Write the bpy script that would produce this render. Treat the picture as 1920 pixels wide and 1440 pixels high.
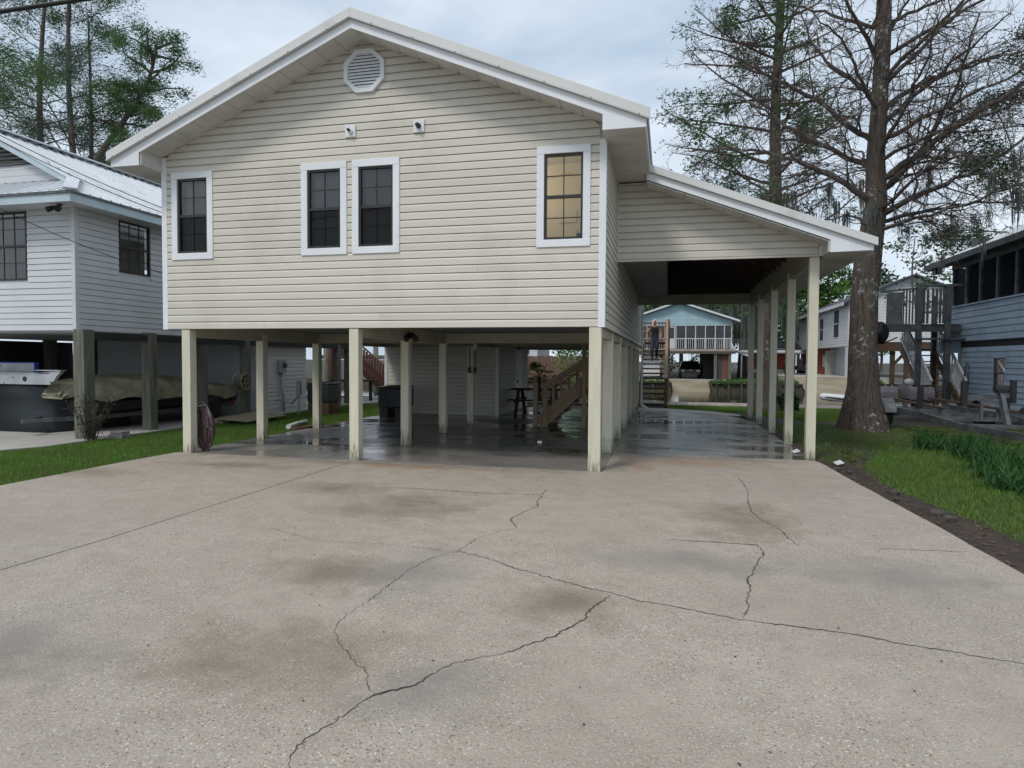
import bpy, math, random
import numpy as np
from mathutils import Vector, Matrix
R = math.radians
for o in list(bpy.data.objects): bpy.data.objects.remove(o)
scene = bpy.context.scene
col = scene.collection

# ------------------------------------------------------------------ camera
cam_d = bpy.data.cameras.new('camera'); cam = bpy.data.objects.new('camera', cam_d); col.objects.link(cam)
cam_d.sensor_width = 36.0; cam_d.lens = 22.88; cam_d.clip_start = 0.05; cam_d.clip_end = 2000
_f = Vector((-0.23264163, 0.97187406, -0.03658797)); _r = Vector((0.97245033, 0.23302155, 0.0064276)); _u = Vector((-0.0147726, 0.03408466, 0.99930976))
m = Matrix.Identity(4)
for i in range(3): m[i][0], m[i][1], m[i][2] = _r[i], _u[i], -_f[i]
m[0][3], m[1][3], m[2][3] = 0.8791, -9.1305, 1.5592
cam.matrix_world = m
scene.camera = cam

# ------------------------------------------------------------------ sky, sun, exposure
SUN_EL, SUN_AZ = 52, 205           # degrees; azimuth clockwise from +Y
world = bpy.data.worlds.new('World'); scene.world = world; world.use_nodes = True
nt = world.node_tree; nt.nodes.clear()
def wn(t, **k):
    n = nt.nodes.new(t)
    for a, b in k.items(): setattr(n, a, b)
    return n
out = wn('ShaderNodeOutputWorld'); bg = wn('ShaderNodeBackground'); bg.inputs['Strength'].default_value = 0.1
sky = wn('ShaderNodeTexSky', sky_type='NISHITA'); sky.sun_disc = False
sky.sun_elevation = R(SUN_EL); sky.sun_rotation = R(SUN_AZ); sky.air_density = 1.0; sky.dust_density = 2.0; sky.ozone_density = 2.0
tc = wn('ShaderNodeTexCoord'); mp = wn('ShaderNodeMapping'); mp.inputs['Scale'].default_value = (1.0, 1.0, 2.6)
n1 = wn('ShaderNodeTexNoise'); n1.inputs['Scale'].default_value = 1.9; n1.inputs['Detail'].default_value = 6; n1.inputs['Roughness'].default_value = .55
n1.inputs['Distortion'].default_value = .4
cr = wn('ShaderNodeValToRGB'); cr.color_ramp.elements[0].position = .36; cr.color_ramp.elements[1].position = .62
cr.color_ramp.elements[0].color = (4.4, 5.55, 6.9, 1); cr.color_ramp.elements[1].color = (8.0, 8.75, 9.6, 1)
mx = wn('ShaderNodeMix', data_type='RGBA'); mx.inputs['Factor'].default_value = .88
nt.links.new(tc.outputs['Generated'], mp.inputs['Vector']); nt.links.new(mp.outputs[0], n1.inputs['Vector'])
nt.links.new(n1.outputs['Fac'], cr.inputs[0]); nt.links.new(sky.outputs[0], mx.inputs['A']); nt.links.new(cr.outputs[0], mx.inputs['B'])
nt.links.new(mx.outputs['Result'], bg.inputs['Color']); nt.links.new(bg.outputs[0], out.inputs[0])
sd = bpy.data.lights.new('sun', 'SUN'); sd.energy = 1.5; sd.angle = R(14); sd.color = (1, .96, .9)
sun = bpy.data.objects.new('sun', sd); col.objects.link(sun)
el, az = R(SUN_EL), R(SUN_AZ)
to_sun = Vector((math.sin(az)*math.cos(el), math.cos(az)*math.cos(el), math.sin(el)))
sun.rotation_euler = to_sun.to_track_quat('Z', 'Y').to_euler()
scene.view_settings.view_transform = 'Standard'; scene.view_settings.look = 'None'
scene.view_settings.exposure = 0.18; scene.view_settings.gamma = 1.0; scene.view_settings.use_curve_mapping = False
scene.cycles.max_bounces = 6; scene.cycles.transparent_max_bounces = 24
try:
    scene.cycles.use_denoising = True
except Exception: pass

# ------------------------------------------------------------------ materials
MATS = {}
def newmat(name):
    mt = bpy.data.materials.new(name); mt.use_nodes = True; MATS[name] = mt
    t = mt.node_tree; b = t.nodes['Principled BSDF']
    return mt, t, b
def L(t, a, b): t.links.new(a, b)
def nd(t, typ, inp=None, **k):
    n = t.nodes.new(typ)
    for a, b in k.items(): setattr(n, a, b)
    if inp:
        for a, b in inp.items(): n.inputs[a].default_value = b
    return n
def mixc(t, fac, a, b, blend='MIX'):
    n = nd(t, 'ShaderNodeMix', data_type='RGBA', blend_type=blend)
    for key, v in (('Factor', fac), ('A', a), ('B', b)):
        if isinstance(v, bpy.types.NodeSocket): L(t, v, n.inputs[key])
        elif key == 'Factor': n.inputs[key].default_value = v
        else: n.inputs[key].default_value = (*v[:3], 1)
    return n.outputs['Result']
def ramp(t, src, p0, p1, c0=(0, 0, 0), c1=(1, 1, 1)):
    n = nd(t, 'ShaderNodeValToRGB'); e = n.color_ramp.elements
    e[0].position = p0; e[1].position = p1; e[0].color = (*c0, 1); e[1].color = (*c1, 1)
    L(t, src, n.inputs[0]); return n.outputs[0]
def noise(t, vec, scale, detail=4, rough=.55, dist=0):
    n = nd(t, 'ShaderNodeTexNoise', {'Scale': scale, 'Detail': detail, 'Roughness': rough, 'Distortion': dist})
    L(t, vec, n.inputs['Vector']); return n.outputs['Fac']
def coords(t, scale=(1, 1, 1), kind='Object'):
    c = nd(t, 'ShaderNodeTexCoord'); mm = nd(t, 'ShaderNodeMapping'); mm.inputs['Scale'].default_value = scale
    L(t, c.outputs[kind], mm.inputs['Vector']); return mm.outputs[0]
def pm(name, c1, c2=None, scale=3, rough=.6, metal=0, bump=0, bscale=40, stretch=(1, 1, 1), p=(.35, .65), orand=0, dirt=None, dscale=1.5, dp=(.55, .75), spec=None, dstretch=None):
    mt, t, b = newmat(name)
    v = coords(t, stretch)
    c2 = c2 or tuple(x*.85 for x in c1)
    colr = mixc(t, ramp(t, noise(t, v, scale), *p), c1, c2)
    if dirt:
        v2 = coords(t, dstretch) if dstretch else v
        colr = mixc(t, ramp(t, noise(t, v2, dscale, 6, .65), *dp), colr, dirt)
    if orand:
        oi = nd(t, 'ShaderNodeObjectInfo'); mr = nd(t, 'ShaderNodeMapRange', {'To Min': 1-orand, 'To Max': 1+orand}); L(t, oi.outputs['Random'], mr.inputs['Value'])
        hs = nd(t, 'ShaderNodeHueSaturation'); L(t, mr.outputs[0], hs.inputs['Value']); L(t, colr, hs.inputs['Color']); colr = hs.outputs[0]
    L(t, colr, b.inputs['Base Color'])
    b.inputs['Roughness'].default_value = rough; b.inputs['Metallic'].default_value = metal
    if spec is not None: b.inputs['Specular IOR Level'].default_value = spec
    if bump:
        bn = nd(t, 'ShaderNodeBump', {'Strength': bump, 'Distance': .01}); L(t, noise(t, v, bscale, 5), bn.inputs['Height']); L(t, bn.outputs[0], b.inputs['Normal'])
    return mt
def leafmat(name, c1, c2, trans=.25, patch=None):
    mt, t, b = newmat(name)
    g = nd(t, 'ShaderNodeNewGeometry')
    colr = mixc(t, ramp(t, g.outputs['Random Per Island'], .1, .9), c1, c2)
    if patch: colr = mixc(t, ramp(t, noise(t, g.outputs['Position'], 1.3, 5, .7), .42, .70), colr, patch)
    L(t, colr, b.inputs['Base Color']); b.inputs['Roughness'].default_value = .6; b.inputs['Specular IOR Level'].default_value = .25
    if trans:
        tr = nd(t, 'ShaderNodeBsdfTranslucent'); L(t, colr, tr.inputs['Color'])
        ms = nd(t, 'ShaderNodeMixShader', {'Fac': trans}); o = t.nodes['Material Output']
        L(t, b.outputs[0], ms.inputs[1]); L(t, tr.outputs[0], ms.inputs[2]); L(t, ms.outputs[0], o.inputs['Surface'])
    return mt
M = {}
BEIGE = (.635, .598, .52)
M['siding'] = pm('beige_vinyl', BEIGE, (.60, .563, .488), 2, .5, bump=.05, bscale=160, stretch=(.3, 1, 3), orand=.045, dirt=(.47, .445, .355), dscale=.9, dp=(.52, .9), dstretch=(.9, .9, .7))
M['white'] = pm('white_trim', (.78, .80, .82), (.72, .74, .76), 1.3, .45, dirt=(.55, .55, .52), dscale=2.2, dp=(.62, .85))
M['soffit'] = pm('soffit_vinyl', (.62, .61, .58), (.54, .53, .50), 3, .6, bump=.1, bscale=120, dirt=(.45, .44, .40), dscale=2)
M['raketrim'] = pm('rake_metal', (.66, .655, .635), (.61, .605, .585), .8, .42, metal=.0, dirt=(.47, .46, .42), dscale=1.4)
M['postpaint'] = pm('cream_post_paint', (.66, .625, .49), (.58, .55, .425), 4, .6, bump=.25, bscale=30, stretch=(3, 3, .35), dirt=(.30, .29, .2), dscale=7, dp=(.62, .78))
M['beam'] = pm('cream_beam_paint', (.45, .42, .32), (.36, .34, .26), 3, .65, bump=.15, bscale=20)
M['bronze'] = pm('bronze_frame', (.018, .016, .015), (.03, .027, .024), 6, .4)
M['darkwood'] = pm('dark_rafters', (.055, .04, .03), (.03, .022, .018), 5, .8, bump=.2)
M['wood'] = pm('brown_deck_wood', (.16, .095, .055), (.10, .058, .034), 4, .7, bump=.3, bscale=25, stretch=(1, 1, 1), orand=.15)
M['stairpaint'] = pm('tan_stair_paint', (.29, .20, .12), (.22, .15, .09), 4, .6, bump=.15)
M['grnpost'] = pm('weathered_green_post', (.17, .17, .13), (.08, .075, .06), 2.2, .8, bump=.5, bscale=14, stretch=(5, 5, .5), dirt=(.10, .14, .11), dscale=1.2)
M['nsiding'] = pm('grey_white_siding', (.60, .615, .63), (.55, .565, .58), 1.5, .55, bump=.05, bscale=140, orand=.02, dirt=(.46, .465, .46), dscale=1.0, dp=(.6, .85))
M['bluefascia'] = pm('pale_blue_fascia', (.50, .60, .64), (.42, .51, .55), 2, .5)
M['metalroof'] = pm('galvanised_roof', (.72, .74, .76), (.64, .66, .68), .7, .42, metal=.2, dirt=(.42, .44, .46), dscale=1.3)
M['blueS'] = pm('slate_blue_siding', (.27, .345, .43), (.22, .285, .36), 1.5, .55, orand=.04, dirt=(.17, .21, .25), dscale=1.2, bump=.08)
M['greydeck'] = pm('weathered_grey_deck', (.085, .093, .10), (.045, .05, .055), 4, .75, bump=.3, bscale=20)
M['galv'] = pm('galvanised_steel', (.17, .18, .19), (.09, .095, .10), 5, .5, metal=.5, dirt=(.12, .10, .08), dscale=3)
M['rubber'] = pm('black_rubber', (.012, .012, .013), (.02, .02, .02), 8, .7)
M['black'] = pm('black_plastic', (.01, .01, .011), (.016, .016, .017), 8, .45)
M['navy'] = pm('dark_condenser', (.012, .014, .022), (.02, .022, .03), 6, .4)
M['acgrey'] = pm('grey_condenser', (.05, .06, .07), (.035, .042, .05), 6, .5)
M['tarp'] = pm('black_tarp', (.006, .010, .013), (.012, .017, .02), 1.6, .42, bump=.6, bscale=3)
M['canvas'] = pm('olive_canvas', (.40, .39, .27), (.22, .22, .14), 3.5, .85, bump=.5, bscale=5, dirt=(.34, .33, .24), dscale=3)
M['alum'] = pm('aluminium_plate', (.55, .56, .58), (.42, .43, .45), 3, .4, metal=.6, dirt=(.06, .06, .07), dscale=9, dp=(.62, .68))
M['bluetape'] = pm('blue_edge', (.03, .10, .42))
M['block'] = pm('concrete_block', (.25, .24, .22), (.18, .175, .165), 6, .9, bump=.4)
M['meter'] = pm('grey_meter', (.33, .36, .37), (.27, .29, .30), 5, .45)
M['pvc'] = pm('white_pvc', (.72, .73, .72), (.6, .61, .6), 4, .4)
M['hose'] = pm('maroon_hose', (.085, .035, .04), (.05, .025, .03), 12, .45)
M['hose2'] = pm('grey_hose', (.20, .17, .16), (.14, .12, .12), 12, .45)
M['ply'] = pm('weathered_plywood', (.30, .26, .16), (.22, .19, .12), 3, .8, stretch=(4, 1, 1))
M['bark'] = None
M['redwood'] = pm('red_brown_wood', (.19, .075, .045), (.13, .05, .032), 4, .7, bump=.2)
M['trailerwood'] = pm('rusty_bunk', (.10, .055, .035), (.055, .035, .025), 6, .8, bump=.3)
M['speck'] = pm('speckled_float', (.38, .35, .36), (.16, .14, .15), 38, .8, bump=.3, bscale=40)
M['orange'] = pm('orange_reflector', (.55, .09, .02))
M['farblue'] = pm('aqua_siding', (.36, .52, .57), (.31, .46, .51), 2, .6, orand=.03)
M['screen'] = pm('porch_screen', (.055, .058, .065), (.035, .037, .042), .8, .5)
M['farwhite'] = pm('far_white_siding', (.60, .61, .62), (.54, .55, .56), 2, .6)
M['shingle'] = pm('dark_shingles', (.075, .075, .085), (.05, .05, .058), 3, .9, bump=.3, bscale=12)
M['redgar'] = pm('rust_red_wall', (.33, .075, .035), (.27, .06, .03), 2, .7)
M['dkgap'] = pm('dark_interior', (.02, .02, .02), (.03, .03, .03), 3, .9)
M['carpaint'] = pm('dark_car_paint', (.012, .013, .015), (.014, .015, .018), 2, .2)
M['carsilver'] = pm('tan_car_lower', (.10, .09, .075), (.08, .07, .06), 2, .35)
M['carglass'] = pm('dark_car_glass', (.015, .018, .02), (.012, .014, .016), 2, .08)
M['hair'] = pm('white_hair', (.75, .73, .68), (.6, .58, .54), 30, .6)
M['skin'] = pm('skin', (.42, .22, .15), (.38, .19, .13), 6, .5)
M['shirt'] = pm('black_shirt', (.008, .008, .01), (.014, .014, .017), 8, .8)
M['jeans'] = pm('blue_jeans', (.03, .042, .075), (.02, .03, .055), 8, .85)
M['soil'] = pm('dark_soil', (.055, .036, .025), (.026, .017, .012), 5, .9, bump=1, bscale=14, dirt=(.07, .05, .03), dscale=11, dp=(.6, .75))
M['dirtlawn'] = pm('lawn_soil', (.05, .05, .022), (.03, .026, .014), 2.5, .95, bump=.6, bscale=20)
M['fence'] = pm('brown_fence', (.16, .085, .06), (.11, .06, .042), 4, .8, orand=.15)
M['dock'] = pm('dock_boards', (.36, .31, .27), (.27, .23, .20), 3, .85, orand=.12, bump=.2)
M['bulk'] = pm('bulkhead', (.10, .09, .07), (.05, .045, .035), 2, .9, bump=.5, stretch=(2, 2, .6))
M['ramp'] = pm('ramp_concrete', (.30, .25, .185), (.21, .17, .10), .6, .85, bump=.2)
M['farcon'] = pm('far_concrete', (.42, .40, .37), (.34, .32, .29), .8, .85)
M['blind'] = pm('window_blind', (.26, .25, .245), (.17, .165, .16), 2, .8)
M['tanblind'] = pm('tan_blind', (.20, .145, .09), (.14, .10, .062), 2, .8)
M['roomwall'] = pm('yellow_room_wall', (.60, .545, .41), (.56, .505, .38), 1, .8)
M['roomdoor'] = pm('cream_door', (.60, .54, .42), (.56, .5, .39), 1, .5)
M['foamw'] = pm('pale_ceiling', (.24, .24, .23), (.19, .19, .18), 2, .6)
# grime creeping up the foot of painted posts
t = MATS['cream_post_paint'].node_tree; b = t.nodes['Principled BSDF']; old = b.inputs['Base Color'].links[0].from_socket
gp = nd(t, 'ShaderNodeNewGeometry'); sx = nd(t, 'ShaderNodeSeparateXYZ'); L(t, gp.outputs['Position'], sx.inputs[0])
gm = nd(t, 'ShaderNodeMath', operation='MULTIPLY_ADD'); L(t, noise(t, coords(t, (9, 9, 1.2)), 2.5, 6, .75), gm.inputs[0]); gm.inputs[1].default_value = -1.6; L(t, sx.outputs['Z'], gm.inputs[2])
ga = nd(t, 'ShaderNodeMath', operation='ADD'); L(t, gm.outputs[0], ga.inputs[0]); ga.inputs[1].default_value = 1.0
L(t, mixc(t, ramp(t, ga.outputs[0], .12, .42, (.85,)*3, (0,)*3), old, (.13, .115, .075)), b.inputs['Base Color'])
# glass: thin pane, sees through and mirrors the sky
mt, t, b = newmat('window_glass')
tr = nd(t, 'ShaderNodeBsdfTransparent', {'Color': (.86, .88, .88, 1)}); gl = nd(t, 'ShaderNodeBsdfGlossy', {'Roughness': .02, 'Color': (1, 1, 1, 1)})
fr = nd(t, 'ShaderNodeFresnel', {'IOR': 1.75}); ms = nd(t, 'ShaderNodeMixShader'); L(t, fr.outputs[0], ms.inputs[0]); L(t, tr.outputs[0], ms.inputs[1]); L(t, gl.outputs[0], ms.inputs[2])
vv = coords(t); bn = nd(t, 'ShaderNodeBump', {'Strength': .08, 'Distance': .02}); L(t, noise(t, vv, 3, 2), bn.inputs['Height']); L(t, bn.outputs[0], gl.inputs['Normal'])
L(t, ms.outputs[0], t.nodes['Material Output'].inputs['Surface']); M['glass'] = mt
# insect screen over the lower sash
mt, t, b = newmat('insect_screen'); tr = nd(t, 'ShaderNodeBsdfTransparent'); df = nd(t, 'ShaderNodeBsdfDiffuse', {'Color': (.012, .012, .013, 1)}); ms = nd(t, 'ShaderNodeMixShader', {'Fac': .55})
L(t, tr.outputs[0], ms.inputs[1]); L(t, df.outputs[0], ms.inputs[2]); L(t, ms.outputs[0], t.nodes['Material Output'].inputs['Surface']); M['insect'] = mt
# bark with lichen
def barkmat(name, c1, c2, lich, lp):
    mt, t, b = newmat(name); v = coords(t, (5, 5, .55)); v1 = coords(t)
    colr = mixc(t, ramp(t, noise(t, v, 5, 6, .7), .35, .65), c1, c2)
    vo = nd(t, 'ShaderNodeTexVoronoi', {'Scale': 16.0, 'Randomness': 1.0}); L(t, v1, vo.inputs['Vector'])
    nz = noise(t, v1, 1.1, 4); nz2 = noise(t, v1, 9, 4, .85)
    sub = nd(t, 'ShaderNodeMath', operation='MULTIPLY'); L(t, ramp(t, nz, .47, .62), sub.inputs[0]); L(t, ramp(t, nz2, *lp), sub.inputs[1])
    colr = mixc(t, sub.outputs[0], colr, lich)
    L(t, colr, b.inputs['Base Color']); b.inputs['Roughness'].default_value = .9; b.inputs['Specular IOR Level'].default_value = .2
    bn = nd(t, 'ShaderNodeBump', {'Strength': .9, 'Distance': .03}); L(t, noise(t, v, 9, 6, .7), bn.inputs['Height']); L(t, bn.outputs[0], b.inputs['Normal'])
    return mt
M['bark'] = barkmat('cypress_bark', (.125, .105, .087), (.042, .034, .029), (.50, .51, .49), (.56, .62))
M['bark2'] = barkmat('grey_bark', (.17, .15, .135), (.085, .072, .062), (.27, .27, .25), (.55, .7))
M['twig'] = pm('twig_bark', (.10, .072, .06), (.06, .044, .037), 2, .9)
M['moss'] = leafmat('spanish_moss', (.15, .165, .145), (.085, .098, .085), .15)
M['seed'] = leafmat('brown_catkins', (.12, .065, .045), (.08, .045, .032), .1)
M['cyp'] = leafmat('cypress_green', (.04, .09, .03), (.08, .145, .05), .3)
M['leafA'] = leafmat('leaf_mid', (.05, .115, .04), (.11, .19, .07), .4)
M['leafB'] = leafmat('leaf_bright', (.075, .16, .03), (.13, .24, .05), .35)
M['leafC'] = leafmat('leaf_dark', (.022, .05, .018), (.045, .085, .03), .25)
M['leafD'] = leafmat('leaf_bluegreen', (.075, .115, .08), (.125, .17, .115), .3)
M['grass'] = leafmat('lawn_grass', (.045, .115, .018), (.10, .20, .035), .3)
M['lily'] = leafmat('strap_leaves', (.022, .075, .02), (.055, .135, .035), .25)
M['drystem'] = leafmat('dry_bush', (.035, .036, .022), (.06, .062, .036), .1)

# ------------------------------------------------------------------ mesh helpers
class MB:
    def __init__(s): s.v = []; s.f = []
    def add(s, vs, fs):
        k = len(s.v); s.v += [tuple(p) for p in vs]; s.f += [tuple(i+k for i in q) for q in fs]; return s
    def box(s, x0, x1, y0, y1, z0, z1):
        return s.add([(x0,y0,z0),(x1,y0,z0),(x1,y1,z0),(x0,y1,z0),(x0,y0,z1),(x1,y0,z1),(x1,y1,z1),(x0,y1,z1)],
                     [(0,3,2,1),(4,5,6,7),(0,1,5,4),(1,2,6,5),(2,3,7,6),(3,0,4,7)])
    def beam(s, p, q, w, h, up=(0,0,1)):
        p, q = Vector(p), Vector(q); d = (q-p).normalized(); up = Vector(up)
        sd = d.cross(up)
        if sd.length < 1e-4: sd = d.cross(Vector((1,0,0)))
        sd.normalize(); u = sd.cross(d)
        vs = []
        for c in (p, q):
            for a, b2 in ((-1,-1),(1,-1),(1,1),(-1,1)): vs.append(c + sd*(a*w/2) + u*(b2*h/2))
        return s.add(vs, [(0,1,2,3),(7,6,5,4),(0,4,5,1),(1,5,6,2),(2,6,7,3),(3,7,4,0)])
    def tube(s, pts, rad, n=6, cap=True):
        pts = [Vector(p) for p in pts]; k = len(s.v); N = len(pts)
        if not hasattr(rad, '__len__'): rad = [rad]*N
        ref = None
        for i, p in enumerate(pts):
            d = (pts[min(i+1, N-1)] - pts[max(i-1, 0)])
            d = d.normalized() if d.length > 1e-9 else Vector((0,0,1))
            if ref is None:
                ref = d.orthogonal().normalized()
            else:
                ref = (ref - d*ref.dot(d)); ref = ref.normalized() if ref.length > 1e-6 else d.orthogonal().normalized()
            b = d.cross(ref)
            for j in range(n):
                a = 2*math.pi*j/n; s.v.append(tuple(p + (ref*math.cos(a)+b*math.sin(a))*rad[i]))
        for i in range(N-1):
            for j in range(n):
                j2 = (j+1) % n; s.f.append((k+i*n+j, k+i*n+j2, k+(i+1)*n+j2, k+(i+1)*n+j))
        if cap: s.f.append(tuple(k+j for j in reversed(range(n)))); s.f.append(tuple(k+(N-1)*n+j for j in range(n)))
        return s
    def prism(s, poly, axis, a0, a1):
        # poly: 2d points in the two axes other than axis, extruded a0..a1 along axis
        def mk(p, a):
            return {'x': (a, p[0], p[1]), 'y': (p[0], a, p[1]), 'z': (p[0], p[1], a)}[axis]
        n = len(poly); vs = [mk(p, a0) for p in poly] + [mk(p, a1) for p in poly]
        return s.add(vs, [tuple(range(n)), tuple(range(2*n-1, n-1, -1))] + [(i, n+i, n+(i+1) % n, (i+1) % n) for i in range(n)])
    def lathe(s, c, prof, n=16, axis='z'):
        k = len(s.v); c = Vector(c)
        for r, h in prof:
            for j in range(n):
                a = 2*math.pi*j/n; x, y = r*math.cos(a), r*math.sin(a)
                s.v.append(tuple(c + Vector({'z': (x, y, h), 'x': (h, x, y), 'y': (x, h, y)}[axis])))
        for i in range(len(prof)-1):
            for j in range(n):
                j2 = (j+1) % n; s.f.append((k+i*n+j, k+i*n+j2, k+(i+1)*n+j2, k+(i+1)*n+j))
        s.f.append(tuple(k+j for j in range(n))[::-1]); s.f.append(tuple(k+(len(prof)-1)*n+j for j in range(n)))
        return s
    def mesh(s, name, off=(0,0,0)):
        me = bpy.data.meshes.new(name); ox, oy, oz = off
        me.from_pydata([(x-ox, y-oy, z-oz) for x, y, z in s.v], [], s.f); me.update(); return me
def fixn(me):
    import bmesh
    bm = bmesh.new(); bm.from_mesh(me); bmesh.ops.recalc_face_normals(bm, faces=bm.faces); bm.to_mesh(me); bm.free()
WL = {}
def wloc(o):
    return WL.get(o.as_pointer(), Vector((0,0,0))) if o else Vector((0,0,0))
def obj(name, mb, mat, parent=None, smooth=False, bevel=0, loc=None, fix=True):
    """one mesh object; builder coordinates are world coordinates"""
    pl = wloc(parent); base = Vector(loc) if loc is not None else (pl if parent else Vector((0,0,0)))
    me = mb.mesh(name, base)
    if fix and len(me.polygons) < 60000: fixn(me)
    me.materials.append(M[mat] if isinstance(mat, str) else mat)
    if smooth: me.polygons.foreach_set('use_smooth', [True]*len(me.polygons))
    o = bpy.data.objects.new(name, me); col.objects.link(o)
    if parent: o.parent = parent
    o.location = base - pl; WL[o.as_pointer()] = base
    if bevel:
        b = o.modifiers.new('bevel', 'BEVEL'); b.width = bevel; b.segments = 2; b.limit_method = 'ANGLE'; b.angle_limit = R(40)
    return o
def tag(o, label=None, cat=None, group=None, kind=None):
    if label: o['label'] = label
    if cat: o['category'] = cat
    if group: o['group'] = group
    if kind: o['kind'] = kind
    return o
def thing(name, loc, label, cat, group=None):
    o = bpy.data.objects.new(name, None); col.objects.link(o); o.location = loc; o.empty_display_size = .2
    WL[o.as_pointer()] = Vector(loc)
    return tag(o, label, cat, group)
def copy_thing(src, loc, rz=0, sc=1, label=None):
    def cp(o, par):
        c = o.copy(); col.objects.link(c)
        if par: c.parent = par
        for ch in list(o.children): cp(ch, c)
        return c
    c = cp(src, None); c.location = loc; c.rotation_euler = (0, 0, rz); c.scale = (sc, sc, sc)
    WL[c.as_pointer()] = Vector(loc)
    if label: c['label'] = label
    return c
class Fr:
    """a wall frame: u along the wall, z up, n outwards"""
    def __init__(s, O, U, N): s.O, s.U, s.N = Vector(O), Vector(U), Vector(N)
    def p(s, u, z, n=0): return s.O + s.U*u + s.N*n + Vector((0,0,z))
    def box(s, mb, u0, u1, z0, z1, n0, n1):
        vs = [s.p(*q) for q in ((u0,z0,n0),(u1,z0,n0),(u1,z0,n1),(u0,z0,n1),(u0,z1,n0),(u1,z1,n0),(u1,z1,n1),(u0,z1,n1))]
        return mb.add(vs, [(0,3,2,1),(4,5,6,7),(0,1,5,4),(1,2,6,5),(2,3,7,6),(3,0,4,7)])
def board(fr, ua, ub, uc, ud, z, e, lip, style='vinyl'):
    """siding board between ua..ub at its foot and uc..ud at its head"""
    if style == 'vinyl': prof = [(0, e*.06), (lip, e*.06), (lip*.96, e*.78), (lip*.22, e*.94), (lip*.15, e*.995), (0, e*.995)]
    else: prof = [(0, e*.09), (lip, e*.09), (lip*.3, e*.995), (0, e*.995)]
    mb = MB(); n = len(prof); vs = []
    for s0, s1 in ((ua, uc), (ub, ud)):
        for nn, zz in prof:
            k = zz/e; vs.append(fr.p(s0+(s1-s0)*k, z+zz, nn))
    mb.add(vs, [tuple(range(n)), tuple(range(2*n-1, n-1, -1))] + [(i, n+i, n+(i+1) % n, (i+1) % n) for i in range(n)])
    return mb
def siding(parent, fr, z0, z1, e, lim, holes, mat, lip=.016, style='vinyl', joints=None, rng=None):
    """lim(z)->(u0,u1); holes: list of (u0,u1,z0,z1); one object for each board"""
    k = 0; z = z0
    while z < z1-.01:
        h = min(e, z1-z); a0, b0 = lim(z); a1, b1 = lim(z+h)
        if b0-a0 > .05:
            if b1-a1 < 0: a1 = b1 = (a1+b1)/2
            cuts = sorted((hh[0], hh[1]) for hh in holes if hh[2] < z+h-.03 and hh[3] > z+.03)
            segs = []; u = None
            cl, chh = a0, a1
            for c0, c1 in cuts:
                segs.append((cl, c0, chh, c0)); cl = chh = c1
            segs.append((cl, b0, chh, b1))
            fin = []
            for sg in segs:
                if joints and sg[1]-sg[0] > 3.0:
                    j = sg[0] + .9 + (rng.random())*(sg[1]-sg[0]-1.8)
                    fin += [(sg[0], j-.002, sg[2], j-.002), (j, sg[1], j, sg[3])]
                else: fin.append(sg)
            for sg in fin:
                if sg[1]-sg[0] > .01: obj('siding_board', board(fr, *sg, z, h, lip, style), mat, parent)
        z += e; k += 1
def wall_sheet(fr, u0, u1, z0, z1, holes, n=-.012):
    us = sorted({u0, u1} | {h[i] for h in holes for i in (0, 1)}); zs = sorted({z0, z1} | {h[i] for h in holes for i in (2, 3)})
    mb = MB()
    for a, b in zip(us, us[1:]):
        for c, d in zip(zs, zs[1:]):
            if any(h[0] <= a and b <= h[1] and h[2] <= c and d <= h[3] for h in holes): continue
            fr.box(mb, a, b, c, d, n-.05, n)
    return mb
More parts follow.
